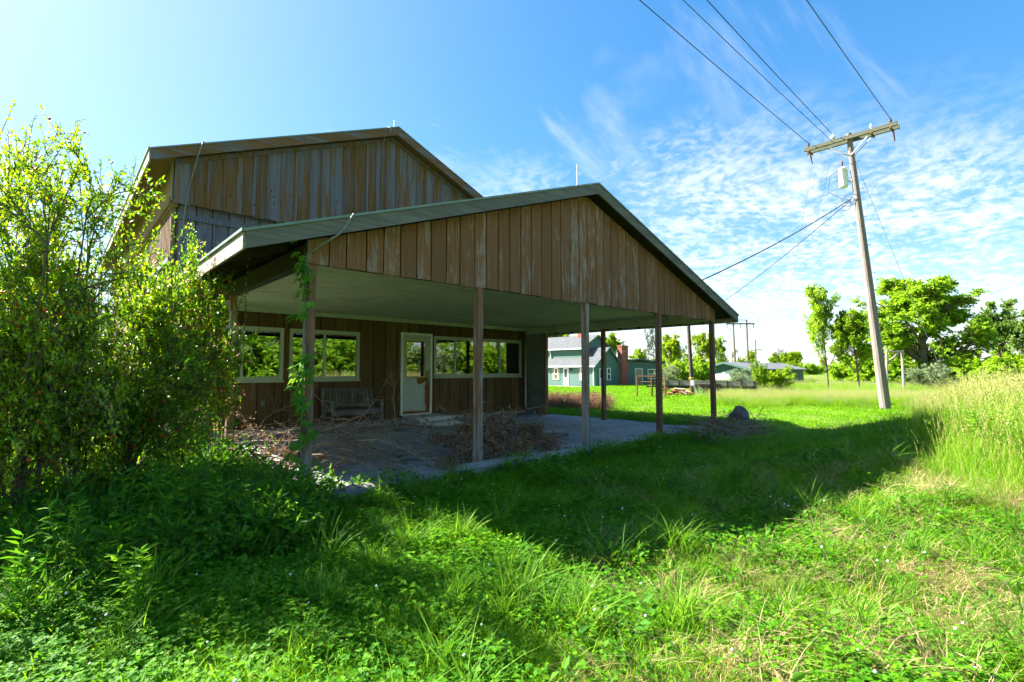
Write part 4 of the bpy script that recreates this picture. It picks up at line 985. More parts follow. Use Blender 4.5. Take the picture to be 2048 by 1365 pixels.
MB().box((HX + 3.1, 35.4, 4.6), (HX + 3.75, 36.1, 6.45)).build('roof_chimney', M['brick'], hs)
# low flat-roofed wing
fw0, fw1 = cx1 + .1, cx1 + 8.0
fwl = MB().box((fw0, HY - .1, HG - .2), (fw1, HY + 5, 2.45)).build('wall', M['tealside'], hs)
MB().prism([(fw0 - .2, 2.66), (fw0 + 2.6, 2.82), (fw1 + .5, 2.38), (fw1 + .5, 2.2), (fw0 + 2.6, 2.62), (fw0 - .2, 2.46)], 1, HY - .6, HY + 5.2).build('roof', M['greyroof'], hs)
hwin('y', xat(c2(1015)), xat(c2(1090)), HG + .05, 1.6, HY - .1, fwl, False, 'tan')
hwin('y', xat(c2(1140)), xat(c2(1235)), 0.2, 1.5, HY - .1, fwl)
# gravel apron before the house
gv = MB(); pts_ = [(HX - .3, 29.8), (HX - .3, 40.5), (HX - 4.6, 40.5), (HX - 3.4, 33.0), (HX - 1.6, 29.8)]
gv.add([(x, y, float(th(x, y)) + .012) for x, y in pts_], [tuple(range(5))]); gv.build('gravel_path', plain('gravel', (0.50, 0.47, 0.43), 0.95, 0.3, 9))['kind'] = 'structure'

# metal shed
SX, SY_ = 72.0, 27.0
gl_, gr_ = on(1407, 745, 0, 66.0), on(1497, 745, 0, 66.0)
sx0 = 66.0; sy1, sy0 = gl_[1], gr_[1]; sg = float(th(sx0, (sy0 + sy1) / 2))
sx1 = float(on(1607, 745, 1, sy0)[0])
sh = thing('metal_shed', 'long green metal shed with a low grey roof beyond the meadow shrubs', 'shed', loc=(sx0, sy0, sg))
ez_ = 1.60; rz_ = 2.45; ym = (sy0 + sy1) / 2
MB().prism([(sy0, sg - .2), (sy1, sg - .2), (sy1, ez_), (ym, rz_ - .1), (sy0, ez_)], 0, sx0, sx1).build('wall', M['shedteal'], sh)
sr = MB(); slp = (rz_ - ez_) / (ym - sy0)
for s in (-1, 1):
    ye_ = ym + s * (ym - sy0 + .5); zz = rz_ - slp * (ym - sy0 + .5)
    sr.prism([(ym, rz_ + .05), (ye_, zz + .05), (ye_, zz - .05), (ym, rz_ - .05)], 0, sx0 - .4, sx1 + .5)
sr.build('roof', M['shedroof'], sh)
for s in (-1, 1):
    ye_ = ym + s * (ym - sy0 + .5); zz = rz_ - slp * (ym - sy0 + .5)
    MB().prism([(ym, rz_ + .06), (ye_, zz + .06), (ye_, zz - .22), (ym, rz_ - .22)], 0, sx0 - .46, sx0 - .403).build('rake_board', M['tealside'], sh)
MB().box((sx0 + 3, sy0 - .05, sg), (sx0 + 7, sy0 - .003, ez_ - .3)).build('sliding_door', M['shedteal'], sh)
# propane tank
g = ground_at(1448, 60); pt_ = thing('propane_tank', 'white horizontal propane tank standing before the green shed', 'tank', loc=tuple(g))
pr = [(.05, -1.3), (.35, -1.2), (.48, -1.0), (.5, -.8), (.5, .8), (.48, 1.0), (.35, 1.2), (.05, 1.3)]
MB().lathe((g[0], g[1], g[2] + .95), pr, 16, 1).build('tank_shell', M['white'], pt_, True)
MB().lathe((g[0], g[1], g[2] + 1.4), [(.16, 0), (.16, .22), (.05, .26)], 10).build('dome', M['white'], pt_)
for dy in (-.8, .8): MB().box((g[0] - .4, g[1] + dy - .08, g[2] - .05), (g[0] + .4, g[1] + dy + .08, g[2] + .5)).build('leg', M['metal'], pt_)

# flatbed trailer, long side along the picture's right-hand direction
TD = np.array((CY * .9 - SY * .43, -SY * .9 - CY * .43, 0.0)); TN = np.array((-TD[1], TD[0], 0.0))
def tpt(base, u, v, z): return base + TD * u + TN * v + np.array((0, 0, z))
def obox(mb, base, u0, u1, v0, v1, z0, z1):
    c = [tpt(base, u, v, z) for z in (z0, z1) for (u, v) in ((u0, v0), (u1, v0), (u1, v1), (u0, v1))]
    return mb.add(c, [(0, 3, 2, 1), (4, 5, 6, 7), (0, 1, 5, 4), (1, 2, 6, 5), (2, 3, 7, 6), (3, 0, 4, 7)])
g = ground_at(1401, 35.5)
trl = thing('flatbed_trailer', 'long flatbed trailer with weathered plank sides parked on the lawn', 'trailer', loc=tuple(g))
obox(MB(), g, -2.4, 3.6, 0, 2.0, .60, .68).build('deck', M['deck'], trl)
for k in range(2): obox(MB(), g, -2.4, 3.6, -.06, -.012, .66 + k * .17, .82 + k * .17).build('side_plank', M['deck'], trl)
for u in (-2.35, -1.5, -.7, .9, 1.7, 2.6, 3.4): obox(MB(), g, u, u + .08, -.11, -.063, .52, 1.0).build('stake', M['dark'], trl)
obox(MB(), g, -2.6, 3.6, .05, .13, .44, .597).build('frame_rail', M['black'], trl)
obox(MB(), g, -2.6, 3.6, 1.85, 1.93, .44, .597).build('frame_rail', M['black'], trl)
tg = MB(); obox(tg, g, -4.0, -2.605, .85, 1.0, .45, .56); tg.build('drawbar', M['black'], trl)
obox(MB(), g, -.48, 1.35, -.12, .02, .70, .75).build('mudguard', M['black'], trl)
for u in (0.0, 0.86):
    for v in (-.10, 1.85):
        an = np.linspace(0, 2 * np.pi, 20, endpoint=False)
        def ring(r0, r1, v0, v1, nm, m, par):
            mb = MB(); V = []
            for (r_, vv) in ((r0, v0), (r1, v0), (r1, v1), (r0, v1)):
                for a_ in an: V.append(tpt(g, u + r_ * math.cos(a_), vv, .33 + r_ * math.sin(a_)))
            k = 20; fs = [(i * k + j, i * k + (j + 1) % k, ((i + 1) % 4) * k + (j + 1) % k, ((i + 1) % 4) * k + j) for i in range(4) for j in range(k)]
            return mb.add(V, fs).build(nm, m, par)
        wh = thing('wheel', None, None, loc=(0, 0, 0)); wh.parent = trl
        ring(.19, .33, v - .10, v + .12, 'tyre', M['black'], wh); ring(.02, .188, v - .07, v + .06, 'rim', M['metal'], wh)
obox(MB(), g, -.78, -.60, -.13, -.115, .46, .53).build('reflector', M['orange'], trl)
# rusty scrap before it
sc = thing('scrap_heap', 'heap of rusty orange metal scrap and wood beside the trailer', 'scrap heap', loc=tuple(ground_at(1350, 32.5)))
rg = np.random.default_rng(41); g2 = ground_at(1350, 32.5)
for i in range(26):
    u = rg.uniform(-.75, 1.0); z = rg.uniform(.02, .62) * (1 - .5 * max(0, u)); L = rg.uniform(.25, .8); a_ = rg.normal(0, .5)
    p0 = tpt(g2, u - L / 2, rg.uniform(-.4, .4), z + .05); p1 = tpt(g2, u + L / 2, rg.uniform(-.4, .4), max(.03, z - rg.uniform(-.1, .25)))
    MB().tube([tuple(p0), tuple(p1)], rg.uniform(.03, .08), 6).build('scrap_piece', M['orange' if rg.random() < .62 else ('black' if rg.random() < .4 else 'deadwood')], sc)
# rusty frame
g3 = ground_at(1288, 29.5)
rk = thing('metal_rack', 'rusty open metal frame rack standing on the lawn before the house', 'rack', loc=tuple(g3))
for (u, v) in ((-.42, 0), (.42, 0), (.30, .9), (1.2, .0)): MB().tube([tuple(tpt(g3, u, v, -.03)), tuple(tpt(g3, u, v, 1.30))], .045, 6).build('leg', M['rust'], rk)
for (a_, b_, z) in (((-.42, 0), (1.2, 0), 1.28), ((-.42, 0), (1.2, 0), .95), ((.42, 0), (.30, .9), 1.28), ((-.42, 0), (.30, .9), 1.28), ((-.42, 0), (1.2, 0), .03)):
    MB().tube([tuple(tpt(g3, *a_, z)), tuple(tpt(g3, *b_, z))], .035, 6).build('rail', M['rust'], rk)
for q, lb in ((1322, 'small rusty wheel of farm machinery by the scrap heap'),):
    gg = ground_at(q, 31); an = np.linspace(0, 2 * np.pi, 18)
    o = MB().tube([tuple(tpt(gg, .26 * math.cos(a_), 0, .28 + .26 * math.sin(a_))) for a_ in an], .045, 6)
    o.tube([tuple(tpt(gg, -.24, 0, .28)), tuple(tpt(gg, .24, 0, .28))], .02, 5); o.tube([tuple(tpt(gg, 0, 0, .04)), tuple(tpt(gg, 0, 0, .52))], .02, 5)
    tag(o.build('iron_wheel', M['rust']), lb, 'wheel')
# wooden stand with a diagonal brace among the trees
g4 = ground_at(1772, 40)
sdn = thing('wooden_stand', 'plain timber stand with a diagonal brace in front of the big tree', 'stand', loc=tuple(g4))
a_, b_, c_ = at(1773, 742, 40), at(1773, 704, 40), at(1807, 703, 40)
MB().tube([tuple(g4), tuple(b_)], .10, 6).build('post', M['polewood'], sdn); MB().tube([tuple(b_), tuple(c_)], .08, 6).build('top_beam', M['polewood'], sdn); MB().tube([tuple(at(1774, 728, 40)), tuple(at(1797, 706, 40))], .07, 6).build('brace', M['polewood'], sdn)
MB().tube([tuple(at(1804, 705, 40)), tuple(ground_at(1806, 40))], .09, 6).build('post', M['polewood'], sdn)


# ================================================================== TREES AND SHRUBS
def tree_meshes(seed, h, wdt, leafm, leaf=(0.14, 0.24), k=(14, 6, 5), per=8, trunk=0.16, low=0.22, ang=(0.5, 1.1), wob=0.5, up=0.25, wf=0.6, lean=0.0, tf=0.7, droop=0.2):
    """trunk with limbs, and a crown of single leaves on its twigs; crown fitted to height h and width wdt"""
    rg = np.random.default_rng(seed)
    L0 = np.array([h * tf]); p0, d0 = grow(rg, np.zeros((1, 3)), np.array([[lean, 0, 1.0]]), L0, 8, 0.25, 0, 0.3)
    r0 = np.array([trunk]); P, D, L, r = spawn(rg, p0, d0, L0, r0, k[0], low, 1.0, ang, (0.42, 0.68), 0.42, 0.55)
    p1, d1 = grow(rg, P, D, L, 6, wob, 0, up); P, D, L2, r2 = spawn(rg, p1, d1, L, r, k[1], 0.25, 1.0, (0.4, 1.0), (0.4, 0.65), 0.5, 0.4)
    p2, d2 = grow(rg, P, D, L2, 5, wob, 0, up); P, D, L3, r3 = spawn(rg, p2, d2, L2, r2, k[2], 0.2, 1.0, (0.4, 1.1), (0.4, 0.7), 0.5, 0.4)
    p3, d3 = grow(rg, P, D, L3, 4, wob, droop, 0)
    lv = leaf_on(rg, p3, d3, per, (0.4, 1.3), leaf, wf, 0.05, 0.05, droop)
    tr = merge([tubes_np(p0, r0, 10, 0.35), tubes_np(p1, r, 5), tubes_np(p2, r2, 4), tubes_np(p3, r3 * .8, 3)])
    # bring the whole plant to its measured height and width
    V = lv[0]; hz = np.percentile(V[:, 2], 99.7); rr = np.percentile(np.hypot(V[:, 0] - np.median(V[:, 0]), V[:, 1] - np.median(V[:, 1])), 98) * 2
    sc = np.array([wdt / rr, wdt / rr, h / hz])
    return mesh_np('trunk', tr[0] * sc, tr[1], M['bark']), mesh_np('crown', lv[0] * sc, [lv[1]], M[leafm])
def place_tree(name, label, loc, meshes, cat='tree', group=None, rz=0.0, s=1.0):
    t = thing(name, label, cat, group, loc=tuple(loc), rz=rz); t.scale = (s,) * 3
    for nm, me in zip(('trunk', 'crown'), meshes): obj(nm, me, t)
    return t
G_ = lambda px, d: ground_at(px, d)
slim = tree_meshes(1, 9.4, 3.4, 'tree1', (0.16, 0.30), (24, 7, 5), 10, 0.13, 0.16, (0.35, 0.75), 0.4, 0.5, tf=0.85)
place_tree('maple_tree', 'slim young maple with upswept branches between the shed and the leaning pole', G_(1655, 44), slim, group='trees in the meadow')
sm = tree_meshes(2, 6.9, 4.6, 'tree2', (0.14, 0.28), (18, 7, 6), 10, 0.10, 0.2, (0.5, 1.0), 0.5, 0.3)
place_tree('young_tree', 'small bright green tree close beside the leaning utility pole', G_(1716, 43), sm, group='trees in the meadow')
bigt = tree_meshes(3, 14.6, 14.0, 'tree1', (0.20, 0.36), (28, 10, 8), 16, 0.36, 0.05, (0.5, 1.25), 0.6, 0.25, lean=0.12)
place_tree('big_tree', 'largest broad green tree behind the leaning utility pole', G_(1846, 60), bigt, group='trees in the meadow', rz=0.6, s=0.93)
rt = tree_meshes(4, 11.2, 6.4, 'tree3', (0.22, 0.38), (20, 7, 7), 12, 0.2, 0.2, (0.4, 1.0), 0.5, 0.3)
place_tree('grey_tree', 'grey-green upright tree growing right of the largest tree', G_(1998, 66), rt, group='trees in the meadow')
place_tree('grey_tree', 'grey-green tree farthest along the meadow edge past the largest tree', G_(2085, 62), rt, group='trees in the meadow', rz=2.0, s=0.85)
def shrub_meshes(seed, h, wdt, leafm, leaf, n=12, k=(7, 6), per=9, wf=0.55, spread=0.5, twig='twig', low=.15):
    rg = np.random.default_rng(seed); a = rg.uniform(0, 6.283, n)
    P = np.stack([.12 * wdt * np.cos(a), .12 * wdt * np.sin(a), np.zeros(n)], 1); sp = rg.uniform(0.05, spread, n)
    D = np.stack([np.cos(a) * sp, np.sin(a) * sp, np.ones(n)], 1); L = rg.uniform(.6, 1.0, n) * h
    p0, d0 = grow(rg, P, D, L, 8, 0.45, 0.15); r0 = rg.uniform(.004, .0075, n) * h
    P, D, L1, r1 = spawn(rg, p0, d0, L, r0, k[0], low, 1, (.4, 1.1), (.35, .6), .5, .5)
    p1, d1 = grow(rg, P, D, L1, 6, .5, .1); P, D, L2, r2 = spawn(rg, p1, d1, L1, r1, k[1], .15, 1, (.4, 1.1), (.35, .6), .5, .4)
    p2, d2 = grow(rg, P, D, L2, 4, .5, .1)
    V1, F1 = leaf_on(rg, p2, d2, per, (.5, 1.2), leaf, wf, .05, .01); V2, F2 = leaf_on(rg, p1, d1, per, (.5, 1.2), leaf, wf, .2, .01)
    lv = merge([(V1, F1), (V2, F2)]); tr = merge([tubes_np(p0, r0, 6), tubes_np(p1, r1, 4), tubes_np(p2, r2, 3)])
    hz = np.percentile(lv[0][:, 2], 99.5); rr = np.percentile(np.hypot(lv[0][:, 0], lv[0][:, 1]), 97) * 2; sc = np.array([wdt / rr, wdt / rr, h / hz])
    return mesh_np('stems', tr[0] * sc, tr[1], M[twig]), mesh_np('foliage', lv[0] * sc, lv[1], M[leafm]), (p2 * sc)
def place_shrub(name, label, loc, ms, group=None, rz=0.0, s=(1, 1, 1), cat='shrub'):
    t = thing(name, label, cat, group, loc=tuple(loc), rz=rz); t.scale = s
    obj('stems', ms[0], t); obj('foliage', ms[1], t); return t
wil = shrub_meshes(31, 2.6, 4.2, 'willow', (0.12, 0.24), 14, (7, 6), 6, .35, low=.04)
yel = shrub_meshes(32, 2.7, 3.2, 'tree2', (0.14, 0.26), 14, (7, 6), 6, .6, low=.04)
grn = shrub_meshes(33, 3.2, 4.6, 'tree1', (0.16, 0.30), 14, (8, 7), 7, .6, low=.03)
place_shrub('willow_shrub', 'pale grey-green willow shrub at the foot of the largest tree', G_(1862, 45), wil, 'shrubs in the meadow')
place_shrub('willow_shrub', 'pale grey-green shrub in front of the green shed wall', G_(1492, 42), wil, 'shrubs in the meadow', 1.0, (.7, .7, .78))
place_shrub('yellow_shrub', 'yellow-green shrub in front of the shed roof', G_(1552, 41), yel, 'shrubs in the meadow', 0.0, (.9, .9, .74))
place_shrub('yellow_shrub', 'narrow yellow-green shrub crowding the pale willow before the shed', G_(1518, 40), yel, 'shrubs in the meadow', 2.0, (.4, .4, .95))
for i, (px_, d_, s_, lb) in enumerate(((1800, 62, 1.3, 'dark round shrub under the left side of the largest tree'), (1925, 58, 1.2, 'dark round shrub between the largest tree and the grey-green tree'), (1960, 54, 1.0, 'low dark shrub before the grey-green trees'), (1890, 66, 1.4, 'wide dark shrub behind the pale willow'), (2035, 50, 1.1, 'dense shrub along the meadow edge below the farthest grey-green tree'), (1740, 70, 1.3, 'dark shrub behind the small bright tree'), (1690, 75, 1.1, 'dark shrub behind the slim maple'))):
    place_shrub('meadow_shrub', lb, G_(px_, d_), grn, 'shrubs in the meadow', i * 1.3, (s_, s_, s_))
con = tree_meshes(6, 9.0, 4.5, 'conifer', (0.2, 0.4), (40, 5, 4), 7, .14, .12, (1.2, 1.6), .2, 0.05, .3, tf=.98)
place_tree('spruce_tree', 'dark pointed spruce rising behind the low wing of the green house', G_(1310, 78), con, group='trees behind the green house', s=1.0)
place_tree('round_tree', 'round green tree right of the spruce behind the house', G_(1343, 74), sm, group='trees behind the green house', rz=1.0, s=1.05)
place_tree('round_tree', 'bushy tree between the plain brown pole and the green shed', G_(1402, 76), sm, group='trees behind the green house', rz=2.0, s=1.1)
place_tree('round_tree', 'thin dark tree just behind the green shed gable', G_(1436, 85), slim, group='trees behind the green house', rz=2.0, s=0.82)
place_tree('round_tree', 'green treetop showing between the gabled wing and the brick chimney', G_(1213, 80), sm, group='trees behind the green house', rz=3.0, s=1.15)
place_tree('round_tree', 'tree crown rising above the tallest roof of the green house', G_(1118, 85), bigt, group='trees behind the green house', rz=3.0, s=0.66)
for i, (px_, d_, lb) in enumerate(((1335, 58, 'leafy shrub beside the far corner of the house wing'), (1368, 60, 'wide shrub directly behind the plain brown pole'), (1398, 66, 'shrub between the plain pole and the shed corner'))):
    place_shrub('yard_shrub', lb, G_(px_, d_), grn if i != 0 else wil, 'trees behind the green house', i, (.8, .8, 1.0))
# trees and hedge across the lawn, opposite the porch: they show in its windows
HD = tuple((-1.5 + 2.1 * i + random.uniform(-.5, .5), -12.6 + random.uniform(-1.2, .8), (grn, yel, grn, grn, wil)[i % 5], random.uniform(.95, 1.3)) for i in range(15))
for i, (x, y, ms, s_) in enumerate(HD):
    place_shrub('hedge_shrub', 'dense green shrub of the hedge facing the porch windows', (x, y, float(th(x, y))), ms, 'hedge facing the porch', i * 1.1, (s_, s_, s_))
for i, (x, y, ms, s_) in enumerate(((10, -27, bigt, .72), (24, -30, rt, .9), (1, -30, slim, .9))):
    place_tree('opposite_tree', 'tree standing behind the hedge that faces the porch', (x, y, float(th(x, y))), ms, group='trees behind the hedge', rz=i, s=s_)
# far treeline on the horizon
rg = np.random.default_rng(77); n = 520; aa = rg.uniform(-.25, 1.3, n); bb = rg.uniform(230, 420, n)
X = CAM[0] + bb * (aa * CY + SY); Y = CAM[1] + bb * (-aa * SY + CY)
scatter('far_wood', 'low dark line of distant trees along the horizon', 'woods', np.stack([X, Y, th(X, Y) - .5], 1), [grn[1], con[1], sm[1]], rg.choice(3, n, p=[.7, .06, .24]), rg.uniform(1.0, 2.0, n) * np.where(aa > .6, 1.25, 1.0), rg, 0.05)

# berry-laden shrubs left of the porch
def berry_shrub(seed, label, loc, h, wdt, n=12, shoots=6, berries=500, leafk=(8, 7), per=9, rz=0, low=.04):
    ms = shrub_meshes(seed, h, wdt, 'shrub', (0.036, 0.070), n, leafk, per, .55, 0.42, low=low)
    t = place_shrub('berry_shrub', label, loc, ms, 'berry shrubs beside the porch', rz)
    rg = np.random.default_rng(seed + 100); p2 = ms[2].reshape(-1, 3); q = p2[rg.choice(len(p2), berries)] + rg.normal(0, .012, (berries, 3))
    ctr = np.repeat(q, 3, 0) + rg.normal(0, .010, (berries * 3, 3))
    o = obj('berries', mesh_np('berries', *[v if i == 0 else [v] for i, v in enumerate(blobs_np(ctr, rg.uniform(.0075, .011, len(ctr))))], M['berry'], smooth=True), t); o['kind'] = 'stuff'
    # long upright shoots with paired leaves
    a = rg.uniform(0, 6.283, shoots); r_ = rg.uniform(.05, .42, shoots) * wdt
    P = np.stack([r_ * np.cos(a), r_ * np.sin(a), rg.uniform(.55, .78, shoots) * h], 1); D = np.stack([rg.normal(0, .16, shoots), rg.normal(0, .16, shoots), np.ones(shoots)], 1)
    pp, dd = grow(rg, P, D, rg.uniform(.5, 1.15, shoots), 8, .25, .05)
    tb = tubes_np(pp, np.full(shoots, .005), 4); lv = leaf_on(rg, pp, dd, 30, (.5, .95), (.030, .055), .5, .05)
    obj('shoot_stems', mesh_np('shoot_stems', tb[0], [tb[1]], M['twig']), t)['kind'] = 'stuff'; obj('shoot_leaves', mesh_np('shoot_leaves', lv[0], [lv[1]], M['shrub']), t)['kind'] = 'stuff'
    return t
berry_shrub(51, 'largest berry shrub, a tall mound of yellow-green leaves farthest from the porch', G_(35, 4.1), 3.45, 2.0, 16, 18, 420, (12, 13), 15)
berry_shrub(52, 'wide berry shrub whose arching branches cover the louvred side wall', G_(215, 4.7), 3.0, 1.9, 15, 16, 420, (12, 13), 15)
berry_shrub(53, 'berry shrub rising against the eave left of the porch', G_(340, 5.5), 2.75, 1.35, 11, 9, 520, (10, 11), 12, low=.38)
berry_shrub(54, 'narrow berry shrub heavy with red fruit right before the left side post', G_(436, 5.8), 2.4, 0.85, 8, 5, 620, (8, 9), 11, low=.45)
berry_shrub(55, 'unseen berry shrub added for shade, farther from the porch than the tall mound', G_(-190, 3.7), 1.9, 1.8, 10, 5, 150, (7, 6), 7)  # outside the view, added to cast shade over the left foreground
berry_shrub(56, 'berry shrub behind the louvred side wall shrubs', G_(150, 7.2), 2.9, 2.4, 12, 6, 150, (8, 7), 8)


# ================================================================== WEEDS AND GRASS
def weed_groups(seed, h, n=1, leaf=(.07, .11), wf=.2, per=34, spread=.15, lm='weed', top=True):
    rg = np.random.default_rng(seed); P = np.stack([rg.normal(0, .03, n), rg.normal(0, .03, n), np.zeros(n)], 1)
    D = np.stack([rg.normal(0, spread, n), rg.normal(0, spread, n), np.ones(n)], 1); pts, ds = grow(rg, P, D, rg.uniform(.75, 1, n) * h, 7, .12)
    V, Fq = leaf_on(rg, pts, ds, per, (.7, 1.25), leaf, wf, .05, .0, .25)
    return (tubes_np(pts, np.full(n, .005), 5, .5), (V, Fq))
def weed(seed, px_, d_, h, label, n=1, lm='weed', **kw):
    g = ground_at(px_, d_); t = thing('tall_weed', label, 'weed', 'tall leafy weeds beside the porch', loc=tuple(g)); s_, l_ = weed_groups(seed, h, n, **kw)
    obj('stem', mesh_np('stem', s_[0], [s_[1]], M['weed']), t); obj('leaves', mesh_np('leaves', l_[0], [l_[1]], M[lm]), t)
WL = ['three-stemmed goldenrod weed in the shade below the widest berry shrub', 'two-stemmed tall goldenrod weed before the berry shrub at the eave', 'three-stemmed tall goldenrod weed near the vine-covered post',
      'short three-stemmed goldenrod weed leaning out before the taller one', 'lowest bushy goldenrod weed at the edge of the clover lawn', 'low goldenrod clump below the largest berry shrub', 'goldenrod weed crowded between the two tallest goldenrods', 'goldenrod weed between the low clump and the widest shrub', 'slender two-stemmed goldenrod weed before the narrow red-fruited shrub']
for i, (px_, d_, h, n) in enumerate(((253, 3.35, .72, 3), (372, 3.9, .80, 2), (434, 4.0, .82, 3), (222, 3.0, .50, 3), (305, 2.75, .45, 5), (46, 2.7, .50, 4), (330, 3.4, .62, 3), (150, 3.1, .55, 3), (405, 3.6, .6, 2))): weed(60 + i, px_, d_, h, WL[i], n)
weed(80, 462, 4.6, 1.06, 'tallest thin weed stalk right before the left side post', 1, leaf=(.05, .09), per=60)
weed(81, 1900, 6.0, .62, 'dense feathery green weed in the tall grass of the bank', 16, 'feather', leaf=(.04, .08), per=60, spread=.42)
weed(82, 1985, 5.2, .72, 'tall feathery green weed deeper in the bank grass', 16, 'feather', leaf=(.04, .08), per=60, spread=.38)

def grass_mesh(seed, n, rad, Hh, wd, lean, m, Sg=3): V, Fs = blades_np(np.random.default_rng(seed), n, rad, Hh, wd, lean, Sg); return mesh_np('tuft', V, Fs, M[m])
def clover_mesh(seed, n, rad, flowers=0, size=.016, hh=(.03, .10)):
    rg = np.random.default_rng(seed); r_ = rad * np.sqrt(rg.uniform(0, 1, n)); a = rg.uniform(0, 6.283, n)
    C = np.stack([r_ * np.cos(a), r_ * np.sin(a), rg.uniform(*hh, n)], 1); az = rg.uniform(0, 6.283, n)
    P, D = [], []
    for k in range(3):
        b_ = az + k * 2.094; d = np.stack([np.cos(b_), np.sin(b_), rg.normal(.15, .2, n)], 1); P.append(C); D.append(d)
    P = np.concatenate(P); D = np.concatenate(D); L = np.tile(rg.uniform(.8, 1.3, n) * size, 3)
    gr = [(leaves_np(P, D, np.array([[0, 0, 1.]]) + rg.normal(0, .25, (3 * n, 3)), L, L * .95, .08), M['clover'])]
    if flowers:
        q = np.stack([rg.normal(0, rad * .6, flowers), rg.normal(0, rad * .6, flowers), rg.uniform(hh[1], hh[1] * 1.5, flowers)], 1)
        gr.append((blobs_np(q, np.full(flowers, .0075)), M['petal']))
    return two_mat_mesh('clover', gr)
def meadow_mesh(seed, n, rad, Hh, stalks, wd=.006, lilac=False, lm='meadow'):
    rg = np.random.default_rng(seed); gr = [(blades_np(rg, n, rad, Hh, wd, (.15, .7), 4), M[lm])]
    r_ = rad * np.sqrt(rg.uniform(0, 1, stalks)); a = rg.uniform(0, 6.283, stalks); P = np.stack([r_ * np.cos(a), r_ * np.sin(a), np.zeros(stalks)], 1)
    D = np.stack([rg.normal(0, .15, stalks), rg.normal(0, .15, stalks), np.ones(stalks)], 1); L = rg.uniform(.85, 1.25, stalks) * Hh[1]
    pts, ds = grow(rg, P, D, L, 6, .2, .25); gr.append((tubes_np(pts, np.full(stalks, .0017), 3, .6), M[lm]))
    V, Fq = leaf_on(rg, pts[:, 4:], ds[:, 4:], 16, (.2, .5), (.018, .035), .28, .1); gr.append(((V, Fq), M['lilac' if lilac else 'seed']))
    return two_mat_mesh('meadow', gr)
def leafy_mesh(seed, h, n, leaf, wf, per, m='under'):
    rg = np.random.default_rng(seed); P = np.stack([rg.normal(0, .07, n), rg.normal(0, .07, n), np.zeros(n)], 1); D = np.stack([rg.normal(0, .6, n), rg.normal(0, .6, n), np.ones(n)], 1)
    pts, ds = grow(rg, P, D, rg.uniform(.5, 1, n) * h, 5, .6, .2); V, Fq = leaf_on(rg, pts, ds, per, (.6, 1.3), leaf, wf, .1, .01, .1)
    return two_mat_mesh('leafy', [(tubes_np(pts, np.full(n, .0025), 3), M['twig']), ((V, Fq), M[m])])

short = [grass_mesh(200 + i, 34, .10, (.05, .13), .0045, (.2, 1.0), 'grass') for i in range(4)]
mown = [grass_mesh(205 + i, 44, .12, (.02, .055), .0055, (.3, 1.2), 'grass') for i in range(4)]
longt = [grass_mesh(210 + i, 60, .07, (.14, .36), .006, (.35, 1.1), 'longgrass', 4) for i in range(3)]
clov = [clover_mesh(220 + i, 40, .13, (0, 0, 1, 0)[i]) for i in range(4)]
broad = [leafy_mesh(230 + i, .16, 7, (.03, .06), .5, 7, 'weed') for i in range(2)]
dryt = [grass_mesh(240 + i, 46, .13, (.07, .17), .0032, (.9, 1.9), 'straw') for i in range(3)]
mead = [meadow_mesh(250 + i, 60, .30, (.25, .85), (3, 5, 2, 4)[i]) for i in range(4)] + [meadow_mesh(255, 60, .3, (.3, .6), 8, lilac=True)]
under = [leafy_mesh(260 + i, .42, 12, (.04, .08), .62, 9) for i in range(3)] + [leafy_mesh(264 + i, .5, 10, (.06, .10), .22, 14, 'weed') for i in range(2)]

def wedge(rg, n, b0, b1, p0=-60, p1=2110, power=1.0):
    """random spots on the ground, spread evenly over a stretch of the view"""
    b_ = np.sqrt(rg.uniform(b0 ** 2, b1 ** 2, n)); a_ = rg.uniform((p0 - 1024) / F, (p1 - 1024) / F, n) * b_
    return CAM[0] + a_ * CY + b_ * SY, CAM[1] - a_ * SY + b_ * CY, a_, b_
def free(x, y): return ~(((x > -.32) & (x < 9.62) & (y > -.12) & (y < 6.3)) | ((x > -.45) & (x < 9.7) & (y >= 6.0) & (y < 22.2)))
bankx = np.array([-3, 2.5, 4.2, 6.5, 11.8, 17.7, 21.0, 22.2, 60]); banky = np.array([-9, -5.7, -4.55, -4.0, -3.3, -2.5, -1.5, -1.2, -1.0])
def tallzone(x, y, a_, b_): return (y < np.interp(x, bankx, banky)) | ((b_ > 20.5 + 1.2 * np.sin(a_ * 1.7)) & (a_ / b_ > .405 + .02 * np.sin(b_)))
from mathutils import noise as mn
def pn(x, y, s, seed): return np.array([mn.noise(Vector((float(a) * s, float(b_) * s, seed))) for a, b_ in zip(x, y)])

rg = np.random.default_rng(300)
x, y, a_, b_ = wedge(rg, 26000, 1.0, 9.5); k = free(x, y) & ~tallzone(x, y, a_, b_); x, y, a_, b_ = x[k], y[k], a_[k], b_[k]
pn1 = pn(x, y, .9, 1.0); pn2 = pn(x, y, .7, 5.0)
dryf = np.clip((a_ / b_ - .1) * 1.0 + pn2 * .9, 0, 1) * (b_ < 6)
u = rg.uniform(0, 1, len(x)); clf = np.clip(.55 + pn1 * 1.3 - .45 * np.clip(a_ / b_ + .2, 0, 1), .08, .85)
vi = np.where(u < clf * .62, rg.choice([4, 5, 6, 7], len(x), p=[.33, .33, .07, .27]), np.where(u > .985, rg.integers(8, 11, len(x)), np.where(u > .965, rg.integers(11, 13, len(x)), rg.integers(0, 4, len(x)))))
vi = np.where(rg.uniform(0, 1, len(x)) < dryf * .07, rg.integers(13, 16, len(x)), vi)
scatter('lawn', 'short green lawn of grass and clover in front of the porch', 'grass', np.stack([x, y, th(x, y) - .006], 1), short + clov + longt + broad + dryt, vi, rg.uniform(.75, 1.35, len(x)), rg)
